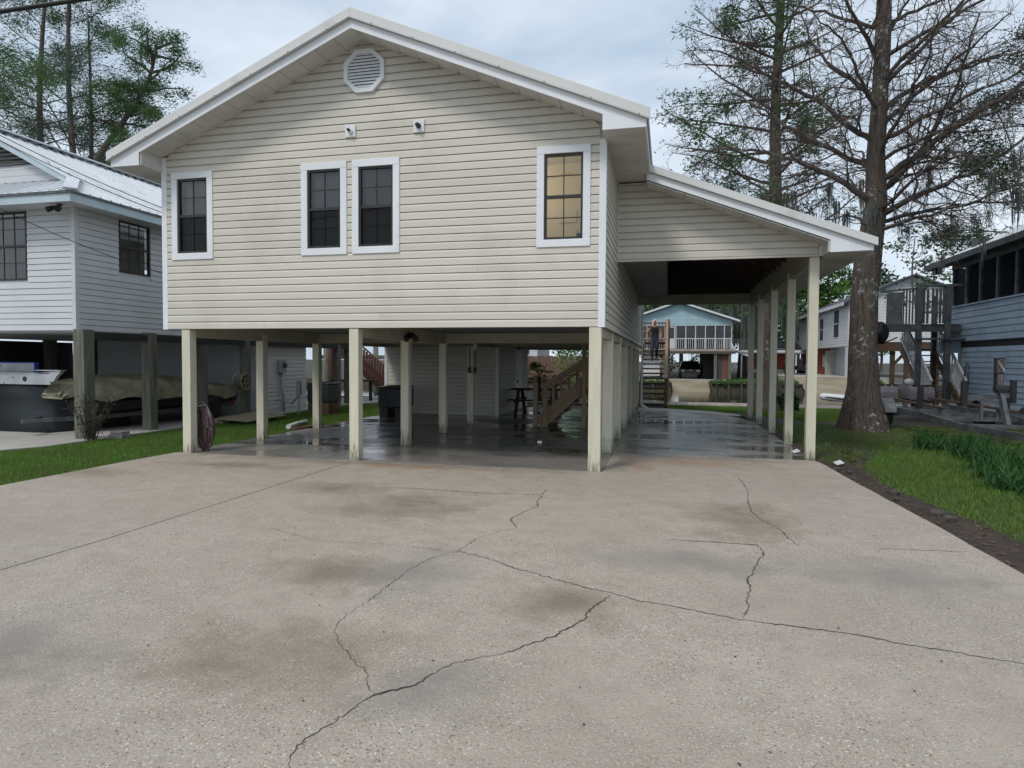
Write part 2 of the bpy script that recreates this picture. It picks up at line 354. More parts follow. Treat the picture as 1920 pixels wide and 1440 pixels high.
def window(parent, fr, u0, u1, z0, z1, tw, cols, rows, blind=None, trim='white', depth=.035, screen=False, frame='bronze'):
    """window > trim boards, frame, meeting rail, muntins, panes (each an object), blind"""
    w = obj('window', fr.box(MB(), u0+tw, u1-tw, z0+tw, z0+tw+.035, -.05, .012), frame, parent)   # sill bar of the frame is the root part
    if tw > .02:
        for a in ((u0, u1, z1-tw, z1), (u0, u1, z0, z0+tw), (u0, u0+tw, z0+tw, z1-tw), (u1-tw, u1, z0+tw, z1-tw)):
            obj('trim', fr.box(MB(), *a, -.01, depth - (.003 if a[3]-a[2] > .3 else 0)), trim, w, bevel=.004)
    a, b, c, d = u0+tw, u1-tw, z0+tw, z1-tw
    mb = MB(); fw = .032
    fr.box(mb, a, a+fw, c+.035, d, -.05, .010); fr.box(mb, b-fw, b, c+.035, d, -.05, .010); fr.box(mb, a+fw, b-fw, d-fw, d, -.05, .010)
    obj('frame', mb, frame, w)
    mid = (c+d)/2
    obj('meeting_rail', fr.box(MB(), a+fw, b-fw, mid-.02, mid+.022, -.035, .004), frame, w)
    g0, g1 = a+fw, b-fw; mt_ = .014
    pu = (g1-g0)/cols
    for sash, (s0, s1, nn) in enumerate(((c+.035, mid-.02, -.028), (mid+.022, d-fw, -.018))):
        ph = (s1-s0)/rows
        for i in range(1, cols): obj('muntin', fr.box(MB(), g0+i*pu-mt_/2, g0+i*pu+mt_/2, s0, s1, nn-.006, nn+.010), frame, w)
        for j in range(1, rows): obj('muntin', fr.box(MB(), g0, g1, s0+j*ph-mt_/2, s0+j*ph+mt_/2, nn-.004, nn+.008), frame, w)
        for i in range(cols):
            for j in range(rows):
                q = [fr.p(g0+i*pu, s0+j*ph, nn), fr.p(g0+(i+1)*pu, s0+j*ph, nn), fr.p(g0+(i+1)*pu, s0+(j+1)*ph, nn), fr.p(g0+i*pu, s0+(j+1)*ph, nn)]
                obj('pane', MB().add(q, [(0, 1, 2, 3)]), 'glass', w, fix=False)
    if screen: obj('insect_screen', MB().add([fr.p(g0, c+.035, -.006), fr.p(g1, c+.035, -.006), fr.p(g1, mid-.02, -.006), fr.p(g0, mid-.02, -.006)], [(0, 1, 2, 3)]), 'insect', w, fix=False)
    if blind:
        obj('blind', fr.box(MB(), a+.05, b-.02, c+.03, d-.06, -.13, -.12), blind, w)
    return w
# ------------------------------------------------------------------ ground, water, concrete
rng = random.Random(7); nrg = np.random.default_rng(7)
prof = [(-120,-.035),(9,-.035),(12,-.12),(18.3,-.15),(18.35,-1.7),(41,-1.7),(42.0,-.12),(46.5,-.1),(46.55,-.1),(60,-.05),(1400,0)]
xs = [-900, -60, -20, -11, -8, 1.14, 1.16, 4.08, 4.1, 8, 10.48, 10.5, 14.7, 14.72, 30, 60, 900]
def gz(x, y, z): return -1.7 if 41.5 < y < 46.52 and (1.15 < x < 4.09 or 10.49 < x < 14.71) else z
mb = MB(); vs = [(x, y, gz(x, y, z)) for y, z in prof for x in xs]; nx = len(xs)
fs = [(i*nx+j, i*nx+j+1, (i+1)*nx+j+1, (i+1)*nx+j) for i in range(len(prof)-1) for j in range(nx-1)]
tag(obj('ground', mb.add(vs, fs), 'dirtlawn'), kind='structure')
mt, t, b = newmat('canal_water'); b.inputs['Base Color'].default_value = (.022, .018, .011, 1); b.inputs['Roughness'].default_value = .06
v = coords(t, (.5, 1.6, 1)); bn = nd(t, 'ShaderNodeBump', {'Strength': .12, 'Distance': .05}); L(t, noise(t, v, 2.2, 3), bn.inputs['Height']); L(t, bn.outputs[0], b.inputs['Normal']); M['water'] = mt
tag(obj('canal_water', MB().add([(-400,18.36,-.75),(400,18.36,-.75),(400,42.2,-.75),(-400,42.2,-.75)], [(0,1,2,3)]), 'water', fix=False), kind='structure')

# exposed-aggregate concrete
mt, t, b = newmat('aggregate_concrete'); v = coords(t)
base = mixc(t, ramp(t, noise(t, v, .55, 5, .6), .35, .68), (.43, .368, .302), (.305, .255, .202))
base = mixc(t, ramp(t, noise(t, v, 3.5, 6, .7), .4, .75), base, (.26, .215, .172))
base = mixc(t, ramp(t, noise(t, v, 90, 3, .7), .45, .7), base, (.43, .375, .312))
def pebbles(scale, thr):
    vo = nd(t, 'ShaderNodeTexVoronoi', {'Scale': scale, 'Randomness': 1.0}); L(t, v, vo.inputs['Vector'])
    sp = nd(t, 'ShaderNodeSeparateColor'); L(t, vo.outputs['Color'], sp.inputs[0])
    rp = nd(t, 'ShaderNodeValToRGB'); rp.color_ramp.interpolation = 'CONSTANT'
    cs = [(0, (.34,.30,.265)), (.22, (.50,.46,.41)), (.36, (.34,.235,.15)), (.50, (.62,.585,.53)), (.60, (.20,.12,.075)), (.70, (.30,.285,.27)), (.82, (.085,.075,.07)), (.88, (.52,.44,.33))]
    e = rp.color_ramp.elements; e[0].position, e[0].color = cs[0][0], (*cs[0][1], 1); e[1].position, e[1].color = cs[1][0], (*cs[1][1], 1)
    for p_, c_ in cs[2:]:
        q = e.new(p_); q.color = (*c_, 1)
    L(t, sp.outputs[0], rp.inputs[0])
    inside = ramp(t, vo.outputs['Distance'], thr*.8, thr, (1,1,1), (0,0,0))
    pick = ramp(t, sp.outputs[1], .35, .42)
    return rp.outputs[0], inside, pick, vo.outputs['Distance']
expo = ramp(t, noise(t, v, .8, 5, .65), .27, .56)
for sc, th in ((105, .43), (64, .40)):
    pc, ins, pk, dist = pebbles(sc, th)
    ml = nd(t, 'ShaderNodeMath', operation='MULTIPLY'); L(t, ins, ml.inputs[0]); L(t, pk, ml.inputs[1])
    m2 = nd(t, 'ShaderNodeMath', operation='MULTIPLY'); L(t, ml.outputs[0], m2.inputs[0]); L(t, expo, m2.inputs[1])
    m3 = nd(t, 'ShaderNodeMath', operation='MULTIPLY'); L(t, m2.outputs[0], m3.inputs[0]); m3.inputs[1].default_value = .9
    base = mixc(t, m3.outputs[0], base, pc)
geo = nd(t, 'ShaderNodeNewGeometry')
wobble = noise(t, v, 2.4, 5, .7)
def stains(lst, colr, amt):
    """patches with ragged edges: nearest of several ellipses plus noise"""
    cur = None
    for cx, cy, rx, ry in lst:
        mp_ = nd(t, 'ShaderNodeMapping', vector_type='POINT'); L(t, geo.outputs['Position'], mp_.inputs['Vector'])
        mp_.inputs['Location'].default_value = (-cx/rx, -cy/ry, 0); mp_.inputs['Scale'].default_value = (1/rx, 1/ry, 0)
        ln = nd(t, 'ShaderNodeVectorMath', operation='LENGTH'); L(t, mp_.outputs[0], ln.inputs[0]); o_ = ln.outputs['Value']
        if cur is not None:
            mn = nd(t, 'ShaderNodeMath', operation='MINIMUM'); L(t, cur, mn.inputs[0]); L(t, o_, mn.inputs[1]); o_ = mn.outputs[0]
        cur = o_
    ad = nd(t, 'ShaderNodeMath', operation='MULTIPLY_ADD'); L(t, wobble, ad.inputs[0]); ad.inputs[1].default_value = 2.4; L(t, cur, ad.inputs[2])
    mu = nd(t, 'ShaderNodeMath', operation='MULTIPLY'); L(t, ad.outputs[0], mu.inputs[0]); mu.inputs[1].default_value = .3
    return mixc(t, ramp(t, mu.outputs[0], .36, .68, (amt,)*3, (0, 0, 0)), base, colr)
base = stains([(-1.85,-2.7,1.0,.75),(-1.5,-4.85,.6,.5),(-1.1,-6.1,.8,.55),(1.6,-2.4,.6,1.0),(-6.7,-1.9,.8,.35),(-5.3,-.9,1.2,.3),(-3.0,-2.0,.9,.45),(.3,-5.0,.5,.45),(-2.6,-6.8,.6,.5)], (.175, .138, .092), .78)
base = stains([(-3.2,-.15,3.2,.28),(1.6,1.75,1.5,.3),(.2,.9,.25,.9)], (.17, .15, .125), .75)
base = stains([(.53,.75,.3,.7),(-2.8,-.35,1.3,.22),(1.2,1.2,1.2,.5)], (.30, .19, .11), .65)
base = stains([(1.05,-3.9,.9,.4),(-.9,-4.6,.5,.7),(-.2,-6.3,.4,.35),(-2.6,-6.4,.8,.5),(2.5,-3.9,.7,.5)], (.215, .195, .175), .65)
L(t, base, b.inputs['Base Color'])
L(t, ramp(t, noise(t, v, 1.1, 5), .35, .7, (.5,)*3, (.82,)*3), b.inputs['Roughness'])
bn = nd(t, 'ShaderNodeBump', {'Strength': .55, 'Distance': .004}); L(t, dist, bn.inputs['Height'])
bn2 = nd(t, 'ShaderNodeBump', {'Strength': .3, 'Distance': .01}); L(t, noise(t, v, 60, 4), bn2.inputs['Height']); L(t, bn.outputs[0], bn2.inputs['Normal']); L(t, bn2.outputs[0], b.inputs['Normal'])
M['aggregate'] = mt
def wob(a, b_, n, amp):   # a slightly uneven edge from a to b
    r_ = []
    for i in range(n):
        k = i/n; r_.append((a[0]+(b_[0]-a[0])*k + rng.uniform(-amp, amp), a[1]+(b_[1]-a[1])*k + rng.uniform(-amp, amp)))
    return r_
poly = [(-7.02,.0),(0,.0),(0,1.95)] + [(3.16,1.95)] + wob((3.2,1.8),(3.47,-3.6),14,.012) + wob((3.47,-3.6),(3.7,-14),10,.012) + [(3.7,-16),(-6.6,-16)] + wob((-6.75,-10),(-7.05,-.4),20,.012)
def slab(poly, z0, z1):
    n = len(poly); return MB().add([(x,y,z1) for x,y in poly]+[(x,y,z0) for x,y in poly], [tuple(range(n))]+[(i,(i+1)%n,n+(i+1)%n,n+i) for i in range(n)])
drv = tag(obj('driveway', slab(poly, -.2, 0), 'aggregate'), kind='structure')

# wet, smooth slab under the house
mt, t, b = newmat('wet_concrete'); v = coords(t); vst = coords(t, (.55, 1.25, 1))
wet = noise(t, vst, .8, 6, .6, .6)
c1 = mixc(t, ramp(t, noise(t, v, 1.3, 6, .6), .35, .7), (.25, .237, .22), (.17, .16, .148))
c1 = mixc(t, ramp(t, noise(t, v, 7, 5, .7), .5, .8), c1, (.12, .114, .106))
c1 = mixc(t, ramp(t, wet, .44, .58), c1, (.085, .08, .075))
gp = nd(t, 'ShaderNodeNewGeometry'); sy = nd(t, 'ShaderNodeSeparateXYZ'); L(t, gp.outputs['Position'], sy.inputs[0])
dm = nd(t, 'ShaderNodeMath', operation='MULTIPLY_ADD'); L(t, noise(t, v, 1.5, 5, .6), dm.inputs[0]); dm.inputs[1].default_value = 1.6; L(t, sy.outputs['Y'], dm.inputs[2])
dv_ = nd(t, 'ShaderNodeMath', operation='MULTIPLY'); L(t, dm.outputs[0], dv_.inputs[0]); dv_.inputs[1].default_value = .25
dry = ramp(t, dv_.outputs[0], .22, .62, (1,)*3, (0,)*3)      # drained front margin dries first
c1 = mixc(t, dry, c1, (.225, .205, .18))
L(t, c1, b.inputs['Base Color'])
ws = nd(t, 'ShaderNodeMath', operation='MULTIPLY_ADD'); L(t, dry, ws.inputs[0]); ws.inputs[1].default_value = -.12; L(t, wet, ws.inputs[2]); wet = ws.outputs[0]
L(t, ramp(t, wet, .44, .60, (.36,)*3, (.04,)*3), b.inputs['Roughness']); b.inputs['IOR'].default_value = 1.45
b.inputs['Specular IOR Level'].default_value = .7
hm = nd(t, 'ShaderNodeMath', operation='MULTIPLY'); L(t, noise(t, v, 14, 5), hm.inputs[0]); L(t, ramp(t, wet, .44, .58, (1,)*3, (0,)*3), hm.inputs[1])
bn = nd(t, 'ShaderNodeBump', {'Strength': .25, 'Distance': .01}); L(t, hm.outputs[0], bn.inputs['Height']); L(t, bn.outputs[0], b.inputs['Normal'])
M['wetslab'] = mt
p2 = [(-7.02,.006),(-.006,.006),(-.006,1.956)] + wob((3.17,1.956),(3.1,6),9,.05) + wob((3.1,6),(3.0,9.8),9,.06) + [(2.5,10.8),(1.6,11.5),(.3,11.9),(-7.0,11.9)]
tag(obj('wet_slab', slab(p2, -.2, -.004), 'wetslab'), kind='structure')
p3 = [(-3.6,11.95),(.4,11.95),(1.7,11.6),(2.7,11.0),(3.3,11.2),(2.2,12.6),(1.1,13.3),(-.1,13.6),(-3.6,13.6)]
tag(obj('back_path', slab(p3, -.3, -.035), 'farcon'), kind='structure')

CR = {
'A': [(-0.5, -6.967), (-0.539, -6.867), (-0.547, -6.782), (-0.521, -6.719), (-0.487, -6.639), (-0.471, -6.56), (-0.453, -6.463), (-0.424, -6.392), (-0.379, -6.346), (-0.298, -6.281), (-0.255, -6.194), (-0.213, -6.07), (-0.152, -5.985), (-0.059, -5.909), (0.052, -5.826), (0.118, -5.752), (0.197, -5.641), (0.284, -5.549), (0.313, -5.456), (0.369, -5.351), (0.414, -5.27), (0.43, -5.092), (0.482, -4.945), (0.54, -4.817)],
'B': [(-0.424, -6.392), (-0.508, -6.289), (-0.578, -6.179), (-0.661, -6.115), (-0.749, -6.029), (-0.85, -5.94), (-0.97, -5.762), (-0.997, -5.632), (-1.002, -5.486), (-0.984, -5.377), (-0.974, -5.149), (-0.969, -4.831), (-0.963, -4.616), (-0.919, -4.412), (-0.824, -4.18), (-0.766, -4.121), (-0.746, -3.934), (-0.713, -3.681), (-0.602, -3.472), (-0.459, -3.29)],
'C': [(-0.766, -4.121), (-0.47, -4.255), (-0.289, -4.388), (-0.051, -4.509), (0.146, -4.608), (0.355, -4.715), (0.548, -4.785), (0.732, -4.88), (0.925, -4.912), (1.109, -4.969), (1.285, -5.022), (1.456, -5.05), (1.656, -5.067), (1.935, -5.099), (2.186, -5.172), (2.451, -5.226), (2.699, -5.277), (3.2,-5.36), (3.5,-5.4)],
'D': [(-0.832, -4.156), (-1.031, -4.119), (-1.207, -4.084), (-1.424, -4.094), (-1.668, -4.111), (-1.991, -4.148), (-2.262, -4.039), (-2.434, -3.958), (-2.674, -3.879)],
'E': [(-0.459, -3.29), (-0.52, -3.155), (-0.604, -2.967), (-0.565, -2.76), (-0.496, -2.489), (-0.447, -2.373), (-0.512, -2.078), (-0.499, -1.822)],
'F': [(-2.542, -1.822), (-1.914, -1.806), (-1.251, -1.849), (-0.522, -1.758), (-0.529, -1.426)],
'G': [(1.82, 0.151), (1.839, -0.411), (1.837, -0.913), (1.779, -1.374), (1.744, -2.002), (1.792, -2.327), (1.892, -2.607), (1.925, -2.824), (1.946, -3.079), (1.975, -3.264)],
'H': [(1.339, -5.009), (1.393, -4.844), (1.402, -4.68), (1.454, -4.43), (1.451, -4.236), (1.507, -4.118), (1.579, -3.799), (1.648, -3.617), (1.66, -3.439), (1.636, -3.307), (1.442, -3.31), (1.241, -3.314), (0.907, -3.323)],
'J': [(-3.9, -15.5), (-3.85, -5.431), (-3.8, -4.567), (-3.79, -3.257), (-3.79, -0.141)],
'K': [(2.58, -3.189), (2.76, -3.126), (3.043, -3.115), (3.333, -3.07)]}
CW = dict(A=.0075, B=.0038, C=.0072, D=.003, E=.008, F=.008, G=.006, H=.0072, J=.008, K=.006)
M['crack'] = pm('crack_dirt', (.03, .025, .021), (.085, .07, .056), 7, .95)
for k, pts in CR.items():
    dense = []
    for a, c in zip(pts, pts[1:]):
        n = max(1, int(math.hypot(c[0]-a[0], c[1]-a[1])/(.5 if k == 'J' else .022)))
        for i in range(n):
            s = i/n; j = 0 if k == 'J' else (.012 if i else 0); dense.append((a[0]+(c[0]-a[0])*s+rng.uniform(-j,j), a[1]+(c[1]-a[1])*s+rng.uniform(-j,j)))
    dense.append(pts[-1]); mb = MB(); vs = []; wv = 1
    for i, p in enumerate(dense):
        q = dense[min(i+1,len(dense)-1)]; o_ = dense[max(i-1,0)]; d = Vector((q[0]-o_[0], q[1]-o_[1])).normalized() if q != o_ else Vector((1,0))
        wv = (.72*wv+.28*rng.uniform(.0,1.7))*(1 if rng.random() > .04 else 1.9) if k != 'J' else 1
        w = CW[k]*.5*wv*(1 if 2 < i < len(dense)-2 or k in 'JC' else .3)
        vs += [(p[0]-d.y*w, p[1]+d.x*w, .003), (p[0]+d.y*w, p[1]-d.x*w, .003)]
    n = len(dense); mb.add(vs, [(2*i, 2*i+1, 2*i+3, 2*i+2) for i in range(n-1)])
    obj('joint' if k == 'J' else 'crack', mb, 'crack', drv, fix=False)
# soil bed by the right edge of the drive, far concrete, dock
def sheet(poly, z): return MB().add([(x, y, z) for x, y in poly], [tuple(range(len(poly)))])
sb = [(3.0,12.2)] + [(3.1,2.1),(3.1,1.8),(3.4,-3.6),(3.6,-14)] + wob((4.15,-14),(4.0,-2.4),20,.07) + wob((4.0,-2.4),(3.62,.2),10,.07) + wob((3.62,.2),(4.1,3.0),8,.08) + wob((4.1,3.0),(5.2,5.5),6,.1) + wob((5.2,5.5),(9.2,5.6),8,.15) + wob((9.2,5.6),(9.3,9.2),5,.1) + wob((9.3,9.2),(4.3,8.8),8,.15) + wob((4.3,8.8),(3.6,11),6,.1)
tag(obj('soil_bed', sheet(sb, -.022), 'soil', fix=False), kind='structure')
tag(obj('neighbour_slab', slab([(-9.72,.0),(-9.75,6.9),(-9.9,11),(-9.4,12.8),(-9.4,14.2),(-24,14.2),(-24,-14),(-12.3,-14),(-10.0,-.6)], -.2, .0), 'farcon'), kind='structure')
# ------------------------------------------------------------------ the beige house on stilts
HW, ZB, ZT, SL, HL = 7.2, 2.03, 4.82, 5/12, 12.8
E_ = .1143
house = thing('stilt_house', (-3.6, 6, 0), 'beige vinyl sided house raised on cream posts with open parking below', 'house')
FF = Fr((-HW,0,0), (1,0,0), (0,-1,0))
wins = [(.18,.95,3.155,4.56),(2.53,3.30,3.155,4.56),(3.39,4.16,3.155,4.56),(6.24,7.0,3.155,4.56)]
holes = [(a+.03,b_-.03,c,d) for a,b_,c,d in wins]
def lim(z):
    k = max(0, z-ZT)/SL; return (.075+max(0,k-.075), HW-.075-max(0,k-.075))
siding(house, FF, ZB, 6.33, E_, lim, holes, 'siding', joints=True, rng=random.Random(3))
FRt = Fr((0,0,0), (0,1,0), (1,0,0))
siding(house, FRt, ZB, 4.62, E_, lambda z: (.075, HL-.05), [], 'siding')
mb = wall_sheet(FF, 0.02, HW-.02, ZB+.03, ZT, [(a+.1,b_-.1,c+.1,d-.1) for a,b_,c,d in wins])
mb.prism([(-HW+.02,ZT+.001),(-.02,ZT+.001),(-3.6,6.30)], 'y', .013, .06)
mb.box(-.062,-.012,.07,HL,ZB+.03,4.62); mb.box(-HW+.02,-HW+.07,.07,HL,ZB+.03,4.62); mb.box(-HW+.07,-.062,HL-.05,HL,ZB+.03,4.8)
mb.box(-HW+.07,-.07,.07,HL-.06,4.7,4.75)
obj('wall', mb, 'siding', house)
# corner posts of the trim
obj('corner_trim', MB().box(-.078,.018,-.018,-.001,ZB-.005,ZT-.2).box(.001,.018,-.001,.075,ZB-.005,4.6), 'white', house, bevel=.003)
obj('corner_trim', MB().box(-HW-.018,-HW+.078,-.018,-.001,ZB-.005,4.82).box(-HW-.018,-HW-.001,-.001,.075,ZB-.005,4.6), 'white', house, bevel=.003)
obj('corner_trim', MB().box(-.01,.02,HL-.06,HL+.02,ZB-.005,4.6), 'white', house)
for i, w in enumerate(wins):
    window(house, FF, *w, .105, 2, 2, screen=(i < 3), blind=['blind','blind','tanblind',None][i])
# lit room behind the right-hand window
rm = obj('lit_room', MB().box(-1.9,-.07,1.3,1.34,2.4,4.7).box(-.11,-.075,.07,1.3,2.4,4.7).box(-1.94,-1.9,.07,1.34,2.4,4.7).box(-1.9,-.1,.07,1.3,2.35,2.4), 'roomwall', house)
rd = obj('room_door', MB().box(-.95,-.12,1.25,1.298,2.4,4.05), 'roomdoor', rm)
mbp = MB()
for (a,b_) in ((-.85,-.56),(-.50,-.21)):
    for c,d in ((3.75,3.95),(3.2,3.65),(2.5,3.1)): mbp.box(a,b_,1.235,1.25,c,d)
rd2 = obj('door_panel', mbp, 'roomdoor', rm, bevel=.006)
ld = bpy.data.lights.new('room_lamp','POINT'); ld.energy = 14; ld.color = (1,.90,.72); ld.shadow_soft_size = .12
lo = bpy.data.objects.new('room_lamp', ld); col.objects.link(lo); lo.location = (-1.6,.45,4.4)
obj('small_camera', MB().box(-.40,-.335,.03,.07,3.275,3.35), 'black', house, bevel=.008)
# gable vent
vc = (-3.60, 5.865); rv = [(math.cos(a), math.sin(a)) for a in [R(22.5+45*i) for i in range(8)]]
def octa(rx, rz, y0, y1): return MB().prism([(vc[0]+rx*a, vc[1]+rz*b_) for a,b_ in rv], 'y', y0, y1)
gv = obj('gable_vent', octa(.30,.29,-.018,-.012), 'dkgap', house)
rim = MB(); ro, ri = .355, .285
for i in range(8):
    a, b_ = rv[i], rv[(i+1)%8]
    P4 = [(vc[0]+ro*a[0], vc[1]+ro*a[1]*.96), (vc[0]+ro*b_[0], vc[1]+ro*b_[1]*.96), (vc[0]+ri*b_[0], vc[1]+ri*b_[1]*.96), (vc[0]+ri*a[0], vc[1]+ri*a[1]*.96)]
    rim.prism(P4, 'y', -.055, -.005)
obj('vent_frame', rim, 'white', gv)
for i in range(11):
    z = vc[1]-.24+i*.0475; hw = min(.262, .262*1.42-abs(z+.02-vc[1])*1.0)
    obj('slat', MB().add([(vc[0]-hw,-.046,z),(vc[0]+hw,-.046,z),(vc[0]+hw,-.022,z+.04),(vc[0]-hw,-.022,z+.04),(vc[0]-hw,-.04,z-.004),(vc[0]+hw,-.04,z-.004),(vc[0]+hw,-.018,z+.036),(vc[0]-hw,-.018,z+.036)], [(0,1,2,3),(7,6,5,4),(0,4,5,1),(2,6,7,3),(0,3,7,4),(1,5,6,2)]), 'white', gv)
for x, z, r_ in ((-3.83,4.995,.023),(-2.73,4.985,.034)):
    q = obj('light_mount', MB().box(x-.083,x+.083,-.042,-.005,z-.09,z+.09), 'white', house, bevel=.005)
    obj('bulb_socket', MB().lathe((x,-.042,z), [(r_*1.15,0),(r_*1.15,-.02),(r_,-.03),(r_*.85,-.075),(r_*.3,-.085)], 14, 'y'), 'bronze', q, smooth=False)
    if r_ < .03: obj('socket_collar', MB().lathe((x+.01,-.042,z-.012), [(.036,0),(.036,-.03),(.03,-.032)], 14, 'y'), 'pvc', q)
# main roof: slab, rake trim, fascia, soffit panels, boxed returns
YF = -.45; XE = .56
for s in (-1, 1):
    def X(d): return -3.6 + s*d          # d: distance from ridge
    dE = 3.6+XE
    zt = lambda d: 6.50 - d*SL
    obj('roof_panel', MB().add([(X(0),YF-.02,zt(0)),(X(dE+.03),YF-.02,zt(dE+.03)),(X(dE+.03),HL+.5,zt(dE+.03)),(X(0),HL+.5,zt(0)),
                               (X(0),YF-.02,zt(0)-.035),(X(dE+.03),YF-.02,zt(dE+.03)-.035),(X(dE+.03),HL+.5,zt(dE+.03)-.035),(X(0),HL+.5,zt(0)-.035)],
                              [(0,1,2,3),(7,6,5,4),(0,4,5,1),(1,5,6,2),(2,6,7,3),(3,7,4,0)]), 'metalroof', house)
    def strip(d0, d1, za, zb_, y0, y1, name, mat, zoff=0, bev=0):
        P8 = [(X(d0),y0,zt(d0)+za),(X(d1),y0,zt(d1)+za),(X(d1),y1,zt(d1)+za),(X(d0),y1,zt(d0)+za),(X(d0),y0,zt(d0)+zb_),(X(d1),y0,zt(d1)+zb_),(X(d1),y1,zt(d1)+zb_),(X(d0),y1,zt(d0)+zb_)]
        return obj(name, MB().add(P8, [(0,1,2,3),(7,6,5,4),(0,4,5,1),(1,5,6,2),(2,6,7,3),(3,7,4,0)]), mat, house, bevel=bev)
    rk = strip(0, dE+.05, -.062, .062, YF-.055, YF-.021, 'rake_trim', 'raketrim', bev=.004)
    strip(0, dE+.045, -.085, -.070, YF-.075, YF-.021, 'drip_edge', 'raketrim')
    for i in range(7):
        d = .35+i*.62
        obj('screw', MB().lathe((X(d),YF-.075,zt(d)-.077), [(.008,.0),(.008,-.006)], 8, 'y'), 'bronze', rk)
    # fascia with a straight bottom, wide at the eave end
    fb = lambda d: zt(d)-.215
    pl = [(X(0),zt(0)-.088),(X(dE),zt(dE)-.088),(X(dE),4.578),(X(3.6),4.578),(X(3.6),fb(3.6)),(X(0),fb(0))] if s > 0 else [(X(0),zt(0)-.088),(X(dE),zt(dE)-.088),(X(dE),4.578),(X(3.63),4.578),(X(3.63),fb(3.63)),(X(0),fb(0))]
    obj('fascia', MB().prism(pl, 'y', YF-.018, YF), 'white', house)
    obj('eave_fascia', MB().box(*sorted((X(dE),X(dE-.02))), YF+.001, HL+.5, 4.578, zt(dE)-.04), 'white', house)
    # rake soffit: single panels with gaps
    n = 12 if s < 0 else 12
    for i in range(n):
        d0, d1 = 3.6*i/n, 3.6*(i+1)/n - .007
        zs = lambda d: 6.315 - d*SL
        P8 = [(X(d0),YF+.001,zs(d0)),(X(d1),YF+.001,zs(d1)),(X(d1),-.002,zs(d1)),(X(d0),-.002,zs(d0)),(X(d0),YF+.001,zs(d0)+.012),(X(d1),YF+.001,zs(d1)+.012),(X(d1),-.002,zs(d1)+.012),(X(d0),-.002,zs(d0)+.012)]
        sp_ = obj('soffit_panel', MB().add(P8, [(0,1,2,3),(7,6,5,4),(0,4,5,1),(1,5,6,2),(2,6,7,3),(3,7,4,0)]), 'soffit', house)
        obj('vent_hole', MB().lathe((X(d1-.02),-.028,zs(d1-.02)-.003), [(.011,0),(.011,.006)], 8), 'dkgap', sp_)
    zs = lambda d: 6.315 - d*SL
    obj('soffit_backing', MB().add([(X(0),YF+.002,zs(0)+.02),(X(3.6),YF+.002,zs(3.6)+.02),(X(3.6),.0,zs(3.6)+.02),(X(0),.0,zs(0)+.02)], [(0,1,2,3)]), 'dkgap', house)
    # boxed eave return and the long eave soffit
    a, b_ = sorted((X(3.6), X(dE-.021)))
    for i in range(44):
        y0 = YF+.003+i*.308
        obj('soffit_panel', MB().box(a-.0, b_, y0, min(y0+.302, HL+.5), 4.585, 4.60), 'soffit', house)
    if s < 0: obj('return_panel', MB().box(X(3.6)-.018, X(3.6)-.001, YF+.002, -.02, 4.601, 4.845), 'soffit', house)
    else: obj('return_panel', MB().box(X(3.6)+.001, X(3.6)+.016, YF+.002, -.02, 4.601, 4.83), 'soffit', house)
obj('ridge_cap', MB().prism([(-3.75,6.50),(-3.6,6.575),(-3.45,6.50),(-3.45,6.485),(-3.6,6.555),(-3.75,6.485)], 'y', YF-.03, HL+.5), 'raketrim', house)
# posts and beams below
PX = (-6.80, -3.80, -.115); PY = (.075, 2.05, 4.1, 6.1, 8.1, 10.15, 12.3)
for ix, x in enumerate(PX):
    for iy, y in enumerate(PY):
        if ix == 1 and iy >= 4: continue
        if ix == 0 and iy == 4: continue
        w = .077 if ix != 2 else .085
        o = obj('post', MB().box(x-w, x+w, y-w, y+w, -.02, ZB-.002), 'postpaint', house, bevel=.006)
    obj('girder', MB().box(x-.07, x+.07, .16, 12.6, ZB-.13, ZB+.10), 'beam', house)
    for y in PY[1:]: pass
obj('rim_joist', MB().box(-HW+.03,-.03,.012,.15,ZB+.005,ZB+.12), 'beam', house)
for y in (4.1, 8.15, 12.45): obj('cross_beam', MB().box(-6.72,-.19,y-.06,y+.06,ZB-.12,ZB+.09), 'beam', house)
for i in range(10):
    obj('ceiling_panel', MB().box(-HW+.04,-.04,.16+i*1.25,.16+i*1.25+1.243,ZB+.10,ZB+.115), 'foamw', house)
for i in range(40): obj('added_deck_board', MB().box(-HW,-.12,12.86+i*.142,12.86+i*.142+.134,2.26,2.30), 'wood', house)  # unseen rear deck added to keep light out from under the house
for x in (-7.1,-4.8,-2.4,-.2): obj('added_deck_joist', MB().box(x-.03,x+.03,12.86,18.5,2.05,2.258), 'wood', house)
# storage room below
SY, SX0, SX1 = 8.4, -7.1, -3.72
FS = Fr((SX0,SY,0),(1,0,0),(0,-1,0)); FS2 = Fr((SX1,SY,0),(0,1,0),(1,0,0))
siding(house, FS, .02, 2.0, E_, lambda z:(.07,SX1-SX0-.08), [], 'siding')
siding(house, FS2, .02, 2.0, E_, lambda z:(.08,3.9), [(2.05,2.95,-.1,1.95)], 'siding')
obj('storage_wall', MB().box(SX0+.01,SX1-.01,SY+.01,12.3,.0,2.06), 'siding', house)
obj('corner_trim', MB().box(SX1-.07,SX1+.02,SY-.02,SY-.001,.0,2.02).box(SX1+.001,SX1+.02,SY,SY+.07,.0,2.02), 'white', house)
obj('corner_trim', MB().box(SX0-.02,SX0+.06,SY-.02,SY-.001,.0,2.02), 'white', house)
dr = obj('storage_door', MB().box(SX1+.001,SX1+.03,SY+2.12,SY+2.88,.02,1.9), 'white', house)
